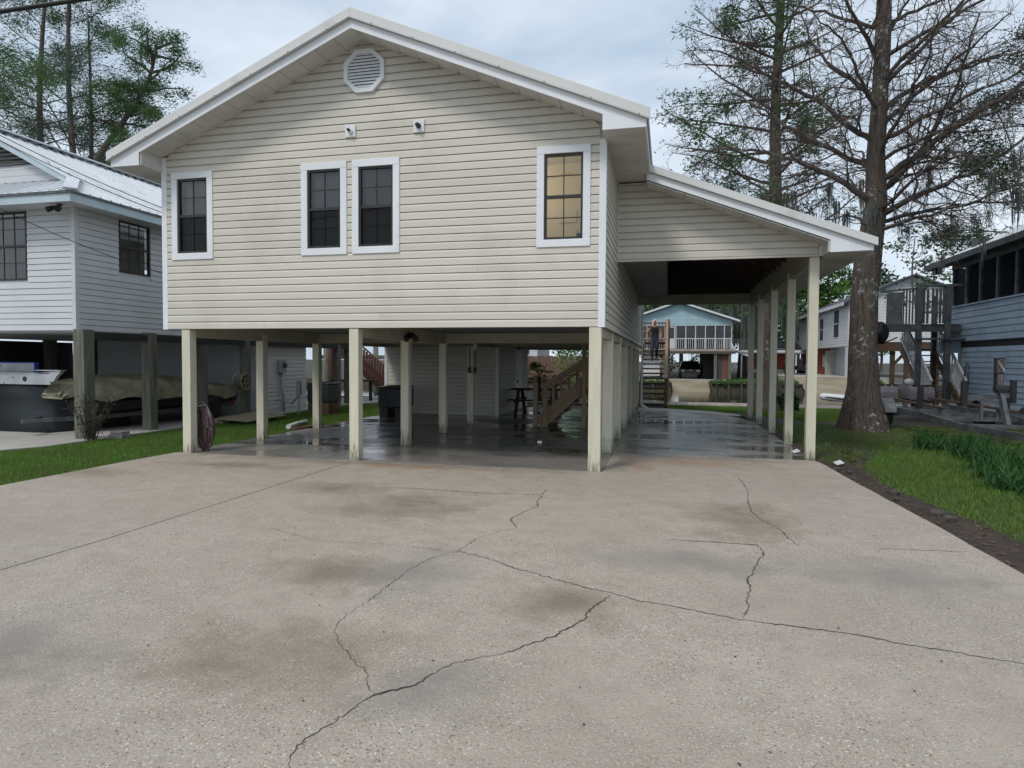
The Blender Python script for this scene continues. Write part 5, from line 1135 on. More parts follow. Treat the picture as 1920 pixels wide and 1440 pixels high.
obj('roof', MB().add([(8.9,65.3,2.96),(15,65.3,2.96),(15,70,3.9),(8.9,70,3.9),(8.9,65.3,3.06),(15,65.3,3.06),(15,70,4.0),(8.9,70,4.0)],[(0,1,2,3),(7,6,5,4),(0,4,5,1),(1,5,6,2),(2,6,7,3),(3,7,4,0)]), 'shingle', rg); obj('base_band', MB().box(9.58,14.52,65.98,66.0,.3,.75), 'farwhite', rg)
# dark boat and outboard under white house
ob = thing('dark_motorboat', (12.6,57,.4), 'dark boat with raised outboard motor by the red building', 'boat')
obj('hull', MB().prism([(55,.75),(55.4,.55),(59.2,.55),(59.6,1.35),(55,1.3)],'x',11.9,13.4), 'carpaint', ob, bevel=.08); obj('console', MB().box(12.3,13.0,57.2,57.9,1.3,2.0), 'black', ob); obj('outboard', MB().box(12.45,12.85,54.5,55.0,.9,1.9), 'black', ob, bevel=.1)
obj('windshield', MB().box(12.3,13.0,57.1,57.14,2.0,2.3), 'carglass', ob); obj('rail', MB().tube([(11.95,55.2,1.3),(11.95,55.4,1.6),(11.95,58.8,1.65),(11.95,59.3,1.35)],.03,6), 'alum', ob)
obj('trailer_bed', MB().box(12.0,13.3,54.9,59.4,.45,.54), 'galv', ob)
for s in (11.85,13.45): wheel(ob, (s,57.6,.68), .28, .18)
# picnic shelter
pv = thing('white_shelter', (9.8,56,0), 'white open shelter roof on slim posts beyond the aqua house', 'shelter')
obj('roof', MB().box(7.1,12.6,54.8,58,2.42,2.62), 'farwhite', pv)
for x in (7.55,9.8,12.3): obj('post', MB().box(x-.06,x+.06,55,55.12,.0,2.42), 'farwhite', pv)
obj('eave_board', MB().prism([(7.0,2.42),(8.2,2.42),(8.2,2.0)],'y',54.9,54.95), 'farwhite', pv)
mbx_ = thing('mail_box', (6.4,49.5,0), 'white box on a slim stake beside the aqua house', 'box')
obj('box', MB().box(6.25,6.65,49.4,49.6,.95,1.25), 'farwhite', mbx_); obj('stake', MB().box(6.42,6.47,49.5,49.55,0,.95), 'galv', mbx_)
# inflatable dinghy
dg_ = thing('inflatable_dinghy', (10.6,30.6,-.7), 'white and black inflatable dinghy moored in the canal', 'boat')
pts = []
for i in range(21):
    a = math.pi*i/20; pts.append((10.9-1.5*math.sin(a)*1.0, 30.6+.62*math.cos(a), -.5+.12*math.sin(a)))
pts = [(12.6,31.22,-.5)]+pts+[(12.6,29.98,-.5)]
obj('tube', MB().tube(pts,.19,10), 'farwhite', dg_, smooth=True); obj('rub_strake', MB().tube([(x-.02,y*1.0+(.18 if y>30.6 else -.18)*1.0,z) for x,y,z in pts],.05,6), 'black', dg_, smooth=True)
obj('floor', MB().box(9.7,12.6,30.1,31.1,-.62,-.55), 'galv', dg_); obj('seat', MB().box(10.9,11.2,30.1,31.1,-.42,-.36), 'galv', dg_); obj('transom', MB().box(12.5,12.56,30.1,31.1,-.6,-.25), 'galv', dg_)
# fence and house glimpsed under the floor
fn = thing('board_fence', (-6.5,30,0), 'brown vertical board fence across the canal seen below the house', 'fence')
for i in range(50): x = -12+i*.2; obj('board', MB().box(x,x+.185,44.5,44.54,.0,1.9+.05*rng.random()), 'fence', fn)
obj('rail', MB().box(-12,-2,44.54,44.58,.5,.6), 'fence', fn)
gh = thing('siding_house', (-12.5,40,0), 'pale sided house glimpsed between posts below the floor', 'house')
FG = Fr((-16,46,0),(1,0,0),(0,-1,0)); siding(gh, FG, .3, 5.2, .2, lambda z:(0,5.9), [(4.6,5.2,2.1,3.3)], 'farwhite', lip=.025, style='lap')
obj('wall', MB().box(-16,-10.1,46.02,52,.0,5.3), 'farwhite', gh); obj('window', MB().box(-11.4,-10.8,45.95,46,2.1,3.3), 'screen', gh); obj('roof', MB().prism([(-16.5,5.2),(-9.6,5.2),(-13,7)],'y',45.5,52.5), 'shingle', gh); obj('corner_trim', MB().box(-10.2,-10.08,45.95,46.01,.2,5.2), 'farwhite', gh)
# ------------------------------------------------------------------ vegetation
def np_obj(name, V, F, mat, parent=None, loc=None, kind=None):
    """V (n,3) world coordinates, F (m,3|4)"""
    pl = wloc(parent); base = Vector(loc) if loc is not None else (pl if parent else Vector((0,0,0)))
    V = np.asarray(V, np.float32) - np.array(base, np.float32); F = np.asarray(F, np.int32)
    me = bpy.data.meshes.new(name); me.vertices.add(len(V)); me.vertices.foreach_set('co', V.ravel())
    k = F.shape[1]; me.loops.add(F.size); me.loops.foreach_set('vertex_index', F.ravel()); me.polygons.add(len(F))
    me.polygons.foreach_set('loop_start', np.arange(0, F.size, k, dtype=np.int32)); me.update(calc_edges=True); me.validate()
    me.materials.append(M[mat] if isinstance(mat, str) else mat)
    o = bpy.data.objects.new(name, me); col.objects.link(o)
    if parent: o.parent = parent
    o.location = base-pl; WL[o.as_pointer()] = base
    if kind: o['kind'] = kind
    return o
def blades(P, h, w, lean, rg, segs=1, up=(0,0,1)):
    """grass/strap blades: narrow triangles or bent strips at points P"""
    n = len(P); a = rg.uniform(0, 2*np.pi, n); b = rg.uniform(0, 2*np.pi, n); H = h*rg.uniform(.55, 1.25, n); ln = lean*rg.uniform(.2, 1.3, n)
    side = np.stack([np.cos(a), np.sin(a), 0*a], 1)*(w*rg.uniform(.6, 1.3, n))[:, None]; dr = np.stack([np.cos(b), np.sin(b), 0*b], 1)
    if segs == 1:
        T = P + dr*(H*ln)[:, None] + np.stack([0*H, 0*H, H], 1)
        V = np.stack([P-side, P+side, T], 1).reshape(-1, 3); return V, np.arange(3*n).reshape(-1, 3)
    rows = []
    for i in range(segs+1):
        k = i/segs; z = H*(k*1.25-.55*ln*k**2*1.6); off = H*ln*(k**1.8)
        c = P + dr*off[:, None] + np.stack([0*H, 0*H, z], 1); wd = (1-k**2)*.95+.05
        rows += [c-side*wd, c+side*wd]
    V = np.stack(rows, 1).reshape(-1, 3); m_ = 2*(segs+1); base = np.arange(n)[:, None]*m_
    F = np.concatenate([base+np.array([[2*i, 2*i+1, 2*i+3, 2*i+2]]) for i in range(segs)], 0); return V, F
def inpoly(P, poly):
    x, y = P[:, 0], P[:, 1]; c = np.zeros(len(P), bool); n = len(poly)
    for i in range(n):
        x1, y1 = poly[i]; x2, y2 = poly[(i+1) % n]
        k = ((y1 > y) != (y2 > y)) & (x < (x2-x1)*(y-y1)/(y2-y1+1e-12)+x1); c ^= k
    return c
def lawn(name, poly, n, h, label, seed, z=-.035, patch=None):
    rg = np.random.default_rng(seed); pa = np.array(poly); lo, hi = pa.min(0), pa.max(0)
    P = np.stack([rg.uniform(lo[0], hi[0], n), rg.uniform(lo[1], hi[1], n), np.full(n, z)], 1); P = P[inpoly(P+rg.normal(0, .05, P.shape), poly)]
    if patch is not None:
        f = np.sin(P[:, 0]*3.1+1.3*np.sin(P[:, 1]*2.3))*np.sin(P[:, 1]*2.7+P[:, 0]) ; P = P[rg.uniform(0, 1, len(P)) < patch(P, f)]
    V, F = blades(P, h, .0042, .8, rg)
    return tag(np_obj(name, V, F, 'grass'), label, 'grass', kind='stuff')
M['grass'] = leafmat('lawn_grass', (.085, .18, .028), (.19, .33, .06), .35, patch=(.13, .17, .045))
lawn('lawn', [(-9.75,-14),(-9.95,-.6),(-9.68,.0),(-9.72,6.9),(-9.85,12),(-7.0,12),(-6.98,.1),(-7.06,-.4),(-6.75,-10),(-6.65,-14)], 330000, .05, 'short green lawn strip between driveway and grey house', 1)
lawn('lawn', [(4.1,-10),(3.95,-2.4),(3.6,.2),(3.75,1.6),(4.3,2.9),(5.0,4.4),(6.4,4.8),(10,4.8),(10,-10)], 260000, .055, 'short green lawn right of the driveway', 2, patch=lambda P, f: np.clip(1.15-.35*(P[:, 1] > 2.3)*(P[:, 1]-2.3), .12, 1))
lawn('lawn', [(3.4,8.9),(4.6,8.9),(6.0,10.6),(7.0,15.8),(.6,15.8),(1.2,13.4),(2.6,12.4)], 120000, .06, 'bright green back lawn near the canal', 3, z=-.1)
lawn('sparse_grass', [(3.3,2),(3.35,8.6),(9.2,8.8),(9.2,4.8),(5.2,4.6),(4.2,3.1),(3.7,1.9)], 60000, .05, 'sparse grass on bare soil under the big cypress', 4)
lawn('lawn', [(4.2,42.2),(10.3,42.2),(10.2,56),(5.8,56),(5.8,46.6),(4.1,46)], 40000, .16, 'far lawn beside the aqua house', 5, z=-.08)
OR2 = ['first','second','third','fourth','fifth','sixth','seventh','eighth','ninth','tenth','eleventh','twelfth','thirteenth','fourteenth','fifteenth','sixteenth']
# strap-leaved clumps
lr = np.random.default_rng(6)
for i in range(16):
    k = i/15; cx, cy = 6.0-.95*min(1,k*1.25)+lr.uniform(-.2,.2), 5.1-6.2*k+lr.uniform(-.15,.15)
    cx = 6.1-1.0*k+lr.uniform(-.25,.25) + (.25 if i % 2 else -.15)
    t_ = thing('daylily_clump', (cx,cy,-.03), 'clump of green strap leaves in the soil bed, %s from the trailer end' % OR2[i], 'plant', 'strap leaved clumps along the bed')
    n = 150; P = np.stack([cx+lr.normal(0,.13,n), cy+lr.normal(0,.13,n), np.full(n,-.03)],1); V, F = blades(P, .33, .0125, .95, lr, 4)
    np_obj('leaves', V, F, 'lily', t_)
# bush at grey house post
bsh = thing('dry_bush', (-9.72,.95,0), 'sparse dry bush at the foot of the weathered corner post', 'bush')
tw = MB(); br_ = random.Random(4); tips = []
for i in range(22):
    p = Vector((-9.72+br_.uniform(-.1,.1),.95+br_.uniform(-.1,.1),0)); d = Vector((br_.uniform(-.4,.4),br_.uniform(-.4,.4),1)).normalized(); pts = [p]
    for j in range(5): p = p+d*.16; d = (d+Vector((br_.uniform(-.3,.3),br_.uniform(-.3,.3),.05))).normalized(); pts.append(p); tips.append(p)
    tw.tube(pts,[.008,.006,.005,.004,.003,.002],4)
obj('stems', tw, 'drystem', bsh)
T = np.array([tuple(p) for p in tips]); T = np.repeat(T, 7, 0)+lr.normal(0,.05,(len(T)*7,3)); V, F = blades(T, .035, .012, 1.0, lr); np_obj('leaves', V, F, 'drystem', bsh)

class Tree:
    """grows limbs as tapered tubes and remembers twig ends"""
    def __init__(s, seed): s.r = random.Random(seed); s.limb = MB(); s.twig = MB(); s.tips = []; s.mid = []
    def grow(s, pts, r0, r1, n=7, mb=None):
        N = len(pts); (mb or s.limb).tube(pts, [r0+(r1-r0)*(i/(N-1))**.9 for i in range(N)], n)
    def bend(s, p, d, length, steps, wob, grav=0, up=0):
        pts = [Vector(p)]; d = Vector(d).normalized(); r = s.r
        for i in range(steps):
            d = (d + Vector((r.gauss(0,wob), r.gauss(0,wob), r.gauss(0,wob)+up-grav*(i/steps)))).normalized(); pts.append(pts[-1]+d*(length/steps))
        return pts
    def limb_tree(s, pts, r0, lev, dens, maxlev, grav=.05, up=0.0, spread=.9, shrink=.5, first=.12):
        """side branches along a limb, then recursively"""
        L_ = sum((b-a).length for a, b in zip(pts, pts[1:])); r = s.r
        n = max(2, int(L_*dens*(1 + lev*.9)))
        for i in range(n):
            k = first+(1-first)*(i+r.random())/n
            f = k*(len(pts)-1); j = min(int(f), len(pts)-2); p = pts[j].lerp(pts[j+1], f-j); d0 = (pts[j+1]-pts[j]).normalized()
            sd = Vector((r.gauss(0,1), r.gauss(0,1), r.gauss(0,.55))); sd = (sd - d0*sd.dot(d0)).normalized()
            d = (d0*(1-spread*.45) + sd*spread).normalized()
            ln = L_*shrink*(1.05-.75*k)*r.uniform(.6,1.25); rr = max(.0038, r0*(1-.8*k)*.5)
            if lev == 0: ln = max(ln, .5)
            if ln < .1: continue
            st = 6 if lev == 0 else 4
            q = s.bend(p, d, ln, st, .16, grav, up)
            s.grow(q, rr, max(.0031, rr*.25), 5 if lev == 0 else 3, s.limb if lev == 0 else s.twig)
            s.mid.append(q[len(q)//2]); s.tips.append((q[-1], (q[-1]-q[-2]).normalized()))
            if lev+1 < maxlev: s.limb_tree(q, rr, lev+1, dens, maxlev, grav, up, spread, shrink, .15)
def needles(pts, per, size, spread, rg, droop=.2, asp=.16):
    T = np.repeat(np.array([tuple(p) for p in pts]), per, 0); n = len(T); T = T + rg.normal(0, spread, (n, 3))*np.array([1,1,.6])
    d = rg.normal(0, 1, (n, 3)); d[:, 2] = d[:, 2]*.5-droop; d /= np.linalg.norm(d, axis=1)[:, None]
    s_ = np.cross(d, rg.normal(0, 1, (n, 3))); s_ /= np.linalg.norm(s_, axis=1)[:, None]+1e-9; L_ = size*rg.uniform(.5, 1.3, n)[:, None]
    V = np.stack([T-s_*L_*asp*.5, T+d*L_*.5-s_*L_*asp, T+d*L_, T+d*L_*.5+s_*L_*asp], 1).reshape(-1, 3); return V, np.arange(4*n).reshape(-1, 4)
def mossy(pts, n, lmin, lmax, rg, w=.012, spread=.05):
    """hanging strands: wavy strips that narrow downwards"""
    out = []; P = np.array([tuple(p) for p in pts]); P = P[rg.integers(0, len(P), n)] + rg.normal(0, spread, (n, 3)); Ln = rg.uniform(lmin, lmax, n); S = 6
    a = rg.uniform(0, 6.28, n); side = np.stack([np.cos(a), np.sin(a), 0*a], 1)*(w*rg.uniform(.5, 1.5, n))[:, None]; rows = []
    sway = rg.normal(0, .04, (n, 3)); ph = rg.uniform(0, 6, n)
    for i in range(S+1):
        k = i/S; c = P + sway*k + np.stack([.02*np.sin(ph+5*k), .02*np.cos(ph+4*k), -Ln*k], 1); ww = (1-k)**.6*(.6+.4*np.sin(ph+k*9))+.08
        rows += [c-side*ww[:, None], c+side*ww[:, None]]
    V = np.stack(rows, 1).reshape(-1, 3); m_ = 2*(S+1); b = np.arange(n)[:, None]*m_
    return V, np.concatenate([b+np.array([[2*i, 2*i+1, 2*i+3, 2*i+2]]) for i in range(S)], 0)
def curve(pts, n=9):
    """smooth path through a few points"""
    P = [Vector(p) for p in pts]; out = []
    for i in range(len(P)-1):
        p0, p1, p2, p3 = P[max(i-1,0)], P[i], P[i+1], P[min(i+2,len(P)-1)]
        for j in range(n):
            t_ = j/n; out.append(.5*((2*p1)+(-p0+p2)*t_+(2*p0-5*p1+4*p2-p3)*t_*t_+(-p0+3*p1-3*p2+p3)*t_**3))
    return out+[P[-1]]
rgv = np.random.default_rng(21)
# --- the big bald cypress
bt = thing('cypress_tree', (5.35,7.6,0), 'big bare bald cypress with lichen spotted trunk beside the carport', 'tree')
tr_ = Tree(31)
tp = [(5.38,7.62,-.1),(5.36,7.6,.35),(5.33,7.6,1.0),(5.30,7.6,2.0),(5.32,7.6,3.2),(5.38,7.6,4.2),(5.5,7.6,5.2),(5.47,7.6,6.2),(5.52,7.6,7.5),(5.55,7.6,9),(5.58,7.6,11),(5.6,7.6,14)]
trr = [.55,.44,.34,.30,.285,.275,.235,.195,.175,.165,.14,.10]
# fluted trunk
NT = 28; mbk = MB(); pts = tp; k0 = 0; rr_ = random.Random(2); ph = [rr_.uniform(0,6.28) for _ in range(4)]
dense, rad = [], []
for i in range(len(tp)-1):
    for j in range(6): t_ = j/6; dense.append(Vector(tp[i]).lerp(Vector(tp[i+1]), t_)); rad.append(trr[i]+(trr[i+1]-trr[i])*t_)
dense.append(Vector(tp[-1])); rad.append(trr[-1])
for i, (p, r_) in enumerate(zip(dense, rad)):
    for j in range(NT):
        a = 2*math.pi*j/NT; fl_ = max(0, 1-p.z/1.5)*.16; q = 1+fl_*(math.sin(5*a+ph[0])+.6*math.sin(8*a+ph[1])) + .03*math.sin(3*a+ph[2]+p.z*1.7)+.02*math.sin(7*a+p.z*4)
        if 3.5 < p.z < 4.4: q += .10*math.exp(-((a-3.3)/.6)**2)
        mbk.v.append((p.x+math.cos(a)*r_*q, p.y+math.sin(a)*r_*q, p.z))
for i in range(len(dense)-1):
    for j in range(NT): mbk.f.append((i*NT+j, i*NT+(j+1)%NT, (i+1)*NT+(j+1)%NT, (i+1)*NT+j))
obj('trunk', mbk, 'bark', bt, smooth=True)
T0 = lambda z: Vector((np.interp(z,[p[2] for p in tp],[p[0] for p in tp]), 7.6, z))
limbs = [  # start height, then points dx,dy,dz from the trunk, thickness
 (5.2,[(-.9,-.3,.55),(-1.9,-.5,1.0),(-3.0,-.4,1.35),(-4.2,-.1,1.5)],.115), (6.05,[(-.7,.3,.45),(-1.6,.7,1.2),(-2.5,1.0,2.0),(-3.3,1.2,2.6)],.10),
 (6.6,[(-.8,-.3,.5),(-1.9,-.6,1.2),(-3.0,-.9,1.6),(-4.3,-1.0,1.8)],.095), (7.6,[(-.6,.2,.6),(-1.3,.4,1.5),(-1.7,.5,2.6)],.09), (8.4,[(-.5,-.5,.5),(-1.1,-1.0,1.3),(-1.4,-1.4,2.4)],.08), (9.2,[(-.8,.2,.4),(-1.8,.5,1.0),(-2.8,.7,1.3)],.07),
 (4.9,[(.7,-.2,.35),(1.5,-.4,.7),(2.4,-.5,1.2),(3.4,-.6,2.0)],.105), (5.4,[(.6,.3,.6),(1.3,.5,1.5),(1.9,.7,2.8),(2.3,.8,4.3)],.12), (5.7,[(.9,-.4,.6),(1.9,-.8,1.3),(3.0,-1.1,1.9),(4.2,-1.3,2.5)],.11),
 (6.9,[(.8,.2,.8),(1.8,.4,1.7),(2.8,.5,2.6)],.095), (7.9,[(.7,-.3,.6),(1.6,-.6,1.5),(2.6,-.8,2.2)],.085), (8.9,[(.5,.2,.8),(1.0,.3,1.8)],.075),
 (4.5,[(.7,-.5,.25),(1.6,-.9,.45),(2.6,-1.3,.8),(3.6,-1.6,.9)],.06), (4.6,[(-.5,-.6,.2),(-1.1,-1.2,.1),(-1.7,-1.6,-.1)],.045), (5.0,[(.3,-.9,.3),(.6,-1.9,.7),(1.0,-2.9,1.0)],.07), (6.3,[(.2,-.9,.6),(.3,-1.9,1.2),(.3,-2.8,1.9)],.07), (5.9,[(.1,1.0,.5),(.2,2.1,1.1),(.2,3.0,1.5)],.08),
 (7.2,[(-.6,-.9,.5),(-1.3,-1.9,1.0),(-2.0,-2.7,1.2)],.07), (8.0,[(.6,-.9,.5),(1.3,-1.8,1.0),(2.1,-2.5,1.3)],.07), (9.6,[(-.6,-.6,.7),(-1.2,-1.2,1.5)],.06), (9.8,[(.7,-.3,.7),(1.5,-.5,1.5)],.06),
 (7.3,[(.9,.5,.7),(2.0,.9,1.2),(3.2,1.3,1.6),(4.4,1.5,1.9)],.085), (8.5,[(.9,-.4,.4),(2.0,-.7,.9),(3.2,-.9,1.2)],.075), (6.6,[(1.0,-.6,.45),(2.2,-1.1,.9),(3.4,-1.5,1.5)],.08), (9.3,[(.8,.4,.4),(1.9,.7,.9),(3.0,.9,1.1)],.07),
 (4.75,[(1.0,.4,.3),(2.2,.8,.55),(3.4,1.0,.6),(4.6,1.2,.8)],.07), (6.2,[(1.0,-.9,.3),(2.0,-1.6,.5),(3.2,-2.2,.9)],.065)]
for z, pp_, rr in limbs:
    p0 = T0(z); path = curve([p0]+[p0+Vector(q) for q in pp_], 5); path = [p+Vector((rgv.normal(0,.025),rgv.normal(0,.025),rgv.normal(0,.025))) if i else p for i, p in enumerate(path)]
    rr *= .78; tr_.grow(path, rr, rr*.16, 8); tr_.limb_tree(path, rr*.75, 0, 5.2, 3, grav=.06, up=.03, spread=.9, shrink=.42)
obj('limbs', tr_.limb, 'bark', bt, smooth=True, fix=False)
tag(obj('twigs', tr_.twig, 'twig', bt, fix=False), kind='stuff')
low = [p for p in tr_.mid if p.z < 6.6]
lowr = [p for p in low if p.x > 6.3]; bun = [lowr[i] for i in rgv.integers(0, len(lowr), 26)]; V, F = mossy(bun, 620, .08, .6, rgv, .010, .035); tag(np_obj('spanish_moss', V, F, 'moss', bt), kind='stuff')
# moss bunches on the trunk side and low right
hang = [min(tr_.mid, key=lambda p: (p-Vector(q)).length) for q in ((7.6,6.9,5.6),(8.9,6.5,5.4),(8.3,7.4,5.2))]+[(5.4,7.33,5.1),(5.42,7.33,5.0)]
V, F = mossy(hang, 240, .25, 1.1, rgv, .014, .05); tag(np_obj('spanish_moss', V, F, 'moss', bt), kind='stuff')

# --- second cypress, half green, behind the carport
ct = thing('cypress_tree', (4.25,14.4,-.1), 'tall cypress with green sprigs and brown tassels behind the carport roof', 'tree')
t2 = Tree(5); path = curve([(4.2,14.4,-.2),(4.18,14.4,1.2),(4.2,14.4,3),(4.3,14.4,6.9),(4.25,14.4,10),(4.35,14.4,14),(4.3,14.4,19)],5)
nP = len(path); obj('trunk', MB().tube(path,[.34*(1-.8*i/nP)*(1+.9*max(0,1-i/5)) if i else .6 for i in range(nP)],14), 'bark', ct, smooth=True)
for i in range(46):
    z = 5.6+i*.215; a = i*2.4+t2.r.uniform(-.4,.4); ln = 4.6*(1-.45*(z-5.6)/10)*t2.r.uniform(.7,1.1)
    if math.cos(a) > .3: ln *= .85
    q = t2.bend((4.28,14.4,z),(math.cos(a)-.12,math.sin(a)*.8,.22),ln*(1.15 if math.cos(a) < 0 else 1),9,.09,.06,.05); t2.grow(q,.055,.010,6); t2.limb_tree(q,.05,0,4.6,3,grav=.16,up=.0,spread=.85,shrink=.40,first=.15)
obj('limbs', t2.limb, 'twig', ct, fix=False); tag(obj('twigs', t2.twig, 'twig', ct, fix=False), kind='stuff')
tips = [p for p, d in t2.tips]; gsel = [p for p in tips if math.sin(p.x*1.9+p.z*1.1)+math.sin(p.y*1.7-p.z*1.6)+.4*math.sin(p.x*5) > .30]
V, F = needles(gsel, 9, .17, .11, rgv, .15, .12); tag(np_obj('foliage', V, F, 'cyp', ct), kind='stuff')
bsel = [p for p in tips if p not in gsel][::2]
V, F = needles(bsel, 2, .13, .05, rgv, 1.4, .12); tag(np_obj('tassels', V, F, 'seed', ct), kind='stuff')
lowc = [p for p in t2.mid if p.z < 7.4]; lowm = [lowc[i] for i in rgv.integers(0, len(lowc), 46)]
V, F = mossy(lowm, 1100, .4, 1.7, rgv, .022, .06); tag(np_obj('spanish_moss', V, F, 'moss', ct), kind='stuff')

# --- generic leafy trees
def leafy(name, loc, H, crown_r, seed, leafm, label, cat='tree', group=None, trunk_r=.25, leaf=.3, per=9, base=.35, barkm='bark2', dens=.55, asp=.32, nl=16):
    t_ = thing(name, loc, label, cat, group); tt = Tree(seed); x, y, z0 = loc; r = tt.r
    path = curve([(x,y,z0-.2),(x+r.uniform(-.2,.2),y,z0+H*.35),(x+r.uniform(-.4,.4),y+r.uniform(-.3,.3),z0+H*.7),(x+r.uniform(-.5,.5),y,z0+H)],4); n_ = len(path)
    obj('trunk', MB().tube(path,[trunk_r*(1-.88*i/n_)*(1.35 if i == 0 else 1) for i in range(n_)],8), barkm, t_, smooth=True)
    for i in range(nl):
        k = base+(.97-base)*(i+r.random())/nl; f = k*(n_-1); j = min(int(f), n_-2); p = path[j].lerp(path[j+1], f-j); a = i*2.39+r.uniform(-.5,.5)
        ln = crown_r*(1.15-.75*abs(k-.55)/.5)*r.uniform(.65,1.15); q = tt.bend(p,(math.cos(a),math.sin(a),r.uniform(.15,.7)),ln,6,.14,.02,.03); tt.grow(q,trunk_r*.3*(1.1-k),.015,5); tt.limb_tree(q,trunk_r*.25,0,dens,2,grav=.03,up=.03,spread=.8,shrink=.45,first=.3)
    obj('limbs', tt.limb, barkm, t_, fix=False); 
    if tt.twig.v: tag(obj('twigs', tt.twig, barkm, t_, fix=False), kind='stuff')
    pts = [p for p, d in tt.tips]+tt.mid
    rg = np.random.default_rng(seed); V, F = needles(pts, per, leaf, max(leaf*1.3, .26), rg, .05, asp); tag(np_obj('crown', V, F, leafm, t_), kind='stuff')
    return t_
# left background group
leafy('pine_tree', (-26.2,14.5,0), 18.5, 3.6, 51, 'leafD', 'leftmost tall grey green tree with twin stems behind metal roof', leaf=.13, per=60, trunk_r=.24, base=.42, asp=.12, dens=1.3, nl=26)
leafy('pine_tree', (-24.3,14.2,0), 19, 4.2, 52, 'leafA', 'tall straight green tree in the middle of the left group', leaf=.13, per=64, trunk_r=.22, base=.42, asp=.13, dens=1.3, nl=28)
leafy('pine_tree', (-25.3,15.8,0), 17, 3.2, 53, 'leafD', 'slim pale trunked tree between two taller ones on the left', leaf=.13, per=50, trunk_r=.18, base=.45, asp=.12, dens=1.2, nl=22)
lt = thing('leaning_tree', (-24.6,14.4,0), 'tree leaning right with dense green crown above metal roof', 'tree')
t4 = Tree(54); path = curve([(-24.6,14.4,0),(-24.2,14.4,5),(-23.5,14.4,9.6),(-22.2,14.6,11.6),(-21.0,14.8,13.4),(-20.6,14.9,15)],5); n_ = len(path)
obj('trunk', MB().tube(path,[.21*(1-.8*i/n_) for i in range(n_)],9), 'bark2', lt, smooth=True)
for i in range(22):
    k = .55+.44*i/22; f = k*(n_-1); j = min(int(f), n_-2); p = path[j]; a = i*2.39; q = t4.bend(p,(math.cos(a)*1.0+.35,math.sin(a),.25),1.9*t4.r.uniform(.7,1.15),6,.12,.03,.02); t4.grow(q,.07,.012,5); t4.limb_tree(q,.06,0,1.5,2,grav=.05,shrink=.45)
obj('limbs', t4.limb, 'bark2', lt, fix=False); V, F = needles([p for p, d in t4.tips]+t4.mid, 70, .14, .2, rgv, .05, .14); tag(np_obj('crown', V, F, 'leafA', lt), kind='stuff')
# right edge evergreen behind blue house
leafy('cedar_tree', (13.3,17.2,-.1), 12.0, 3.3, 61, 'leafC', 'dark evergreen rising behind the slate blue house roof', leaf=.16, per=55, trunk_r=.13, base=.38, asp=.14, dens=1.1, nl=26)
# saplings seen between the trunk and blue house
leafy('young_tree', (15.2,34,0), 9.0, 2.6, 62, 'leafD', 'thin young tree above the white house roof', leaf=.24, per=8, trunk_r=.12, base=.45, asp=.3, dens=.7, nl=12)
leafy('young_tree', (18.2,34,0), 8.6, 2.8, 63, 'leafA', 'airy young tree in front of the white gable', leaf=.24, per=9, trunk_r=.12, base=.45, asp=.3, dens=.7, nl=12)
# wood across the canal
protos = [leafy('forest_tree', (7.5,72,0), 15, 4.4, 71, 'leafB', 'bright green tree in the wood across the canal', group='trees across the canal', leaf=.55, per=12, trunk_r=.3, base=.22, dens=.8, nl=20),
          leafy('forest_tree', (11,78,0), 17, 4.8, 72, 'leafA', 'mid green tree in the wood across the canal', group='trees across the canal', leaf=.55, per=12, trunk_r=.32, base=.2, dens=.8, nl=20),
          leafy('forest_tree', (16,82,0), 18, 5.0, 73, 'leafC', 'dark green tree in the wood across the canal', group='trees across the canal', leaf=.55, per=12, trunk_r=.32, base=.15, dens=.8, nl=20)]
fr_ = random.Random(9)
ORD = ['first','second','third','fourth','fifth','sixth','seventh','eighth','ninth','tenth','eleventh','twelfth','thirteenth','fourteenth','fifteenth','sixteenth']
wood = list(enumerate(protos))
for i, (x, y, k, s) in enumerate([(-9,70,1,.7),(-4,76,2,.72),(-1,70,1,.9),(2.5,76,0,.95),(5.5,72,0,.85),(9.5,70,0,.8),(13.5,74,1,.9),(18.5,84,0,.95),(22,88,1,.9),(27,90,2,.85),(-8,88,2,.9),(6,90,2,.9),(14,92,2,1.0),(26,78,0,.6),(-3.2,66,0,.5),(0.5,64,0,.42)]):
    wood.append((k, copy_thing(protos[k], (x,y,0), fr_.uniform(0,6.28), s)))
for k in range(3):
    row = sorted((o for kk, o in wood if kk == k), key=lambda o: (o.location.x-.88)/(o.location.y+9.13))
    for i, o in enumerate(row): o['label'] = '%s green tree in the wood across the canal, %s of its kind from the left' % (('bright','mid','dark')[k], ORD[i])
# mossy trees beside the far shelter
for i, (x, y, h) in enumerate(((6.9,38.2,0),(8.4,60,0),(10.4,61,0))):
    pass
mt_ = thing('mossy_cypress', (7.9,58,0), 'grey cypress hung with long moss curtains beside the white shelter', 'tree')
t5 = Tree(81); 
obj('trunk', MB().tube([(7.9,58,-.1),(7.95,58,4),(7.9,58,9),(7.9,58,15)],[.5,.3,.22,.08],9), 'bark2', mt_, smooth=True)
for i in range(24):
    z = 5+i*.38; a = i*2.39; q = t5.bend((7.92,58,z),(math.cos(a),math.sin(a),.1),3.2*t5.r.uniform(.6,1.1),6,.1,.05); t5.grow(q,.08,.02,5); t5.limb_tree(q,.05,0,.9,2,shrink=.4)
obj('limbs', t5.limb, 'bark2', mt_, fix=False)
V, F = mossy([p for p in t5.mid], 650, 1.0, 3.8, rgv, .05, .12); tag(np_obj('spanish_moss', V, F, 'moss', mt_), kind='stuff'); V, F = needles([p for p, d in t5.tips]+t5.mid, 9, .4, .4, rgv); tag(np_obj('crown', V, F, 'leafA', mt_), kind='stuff')
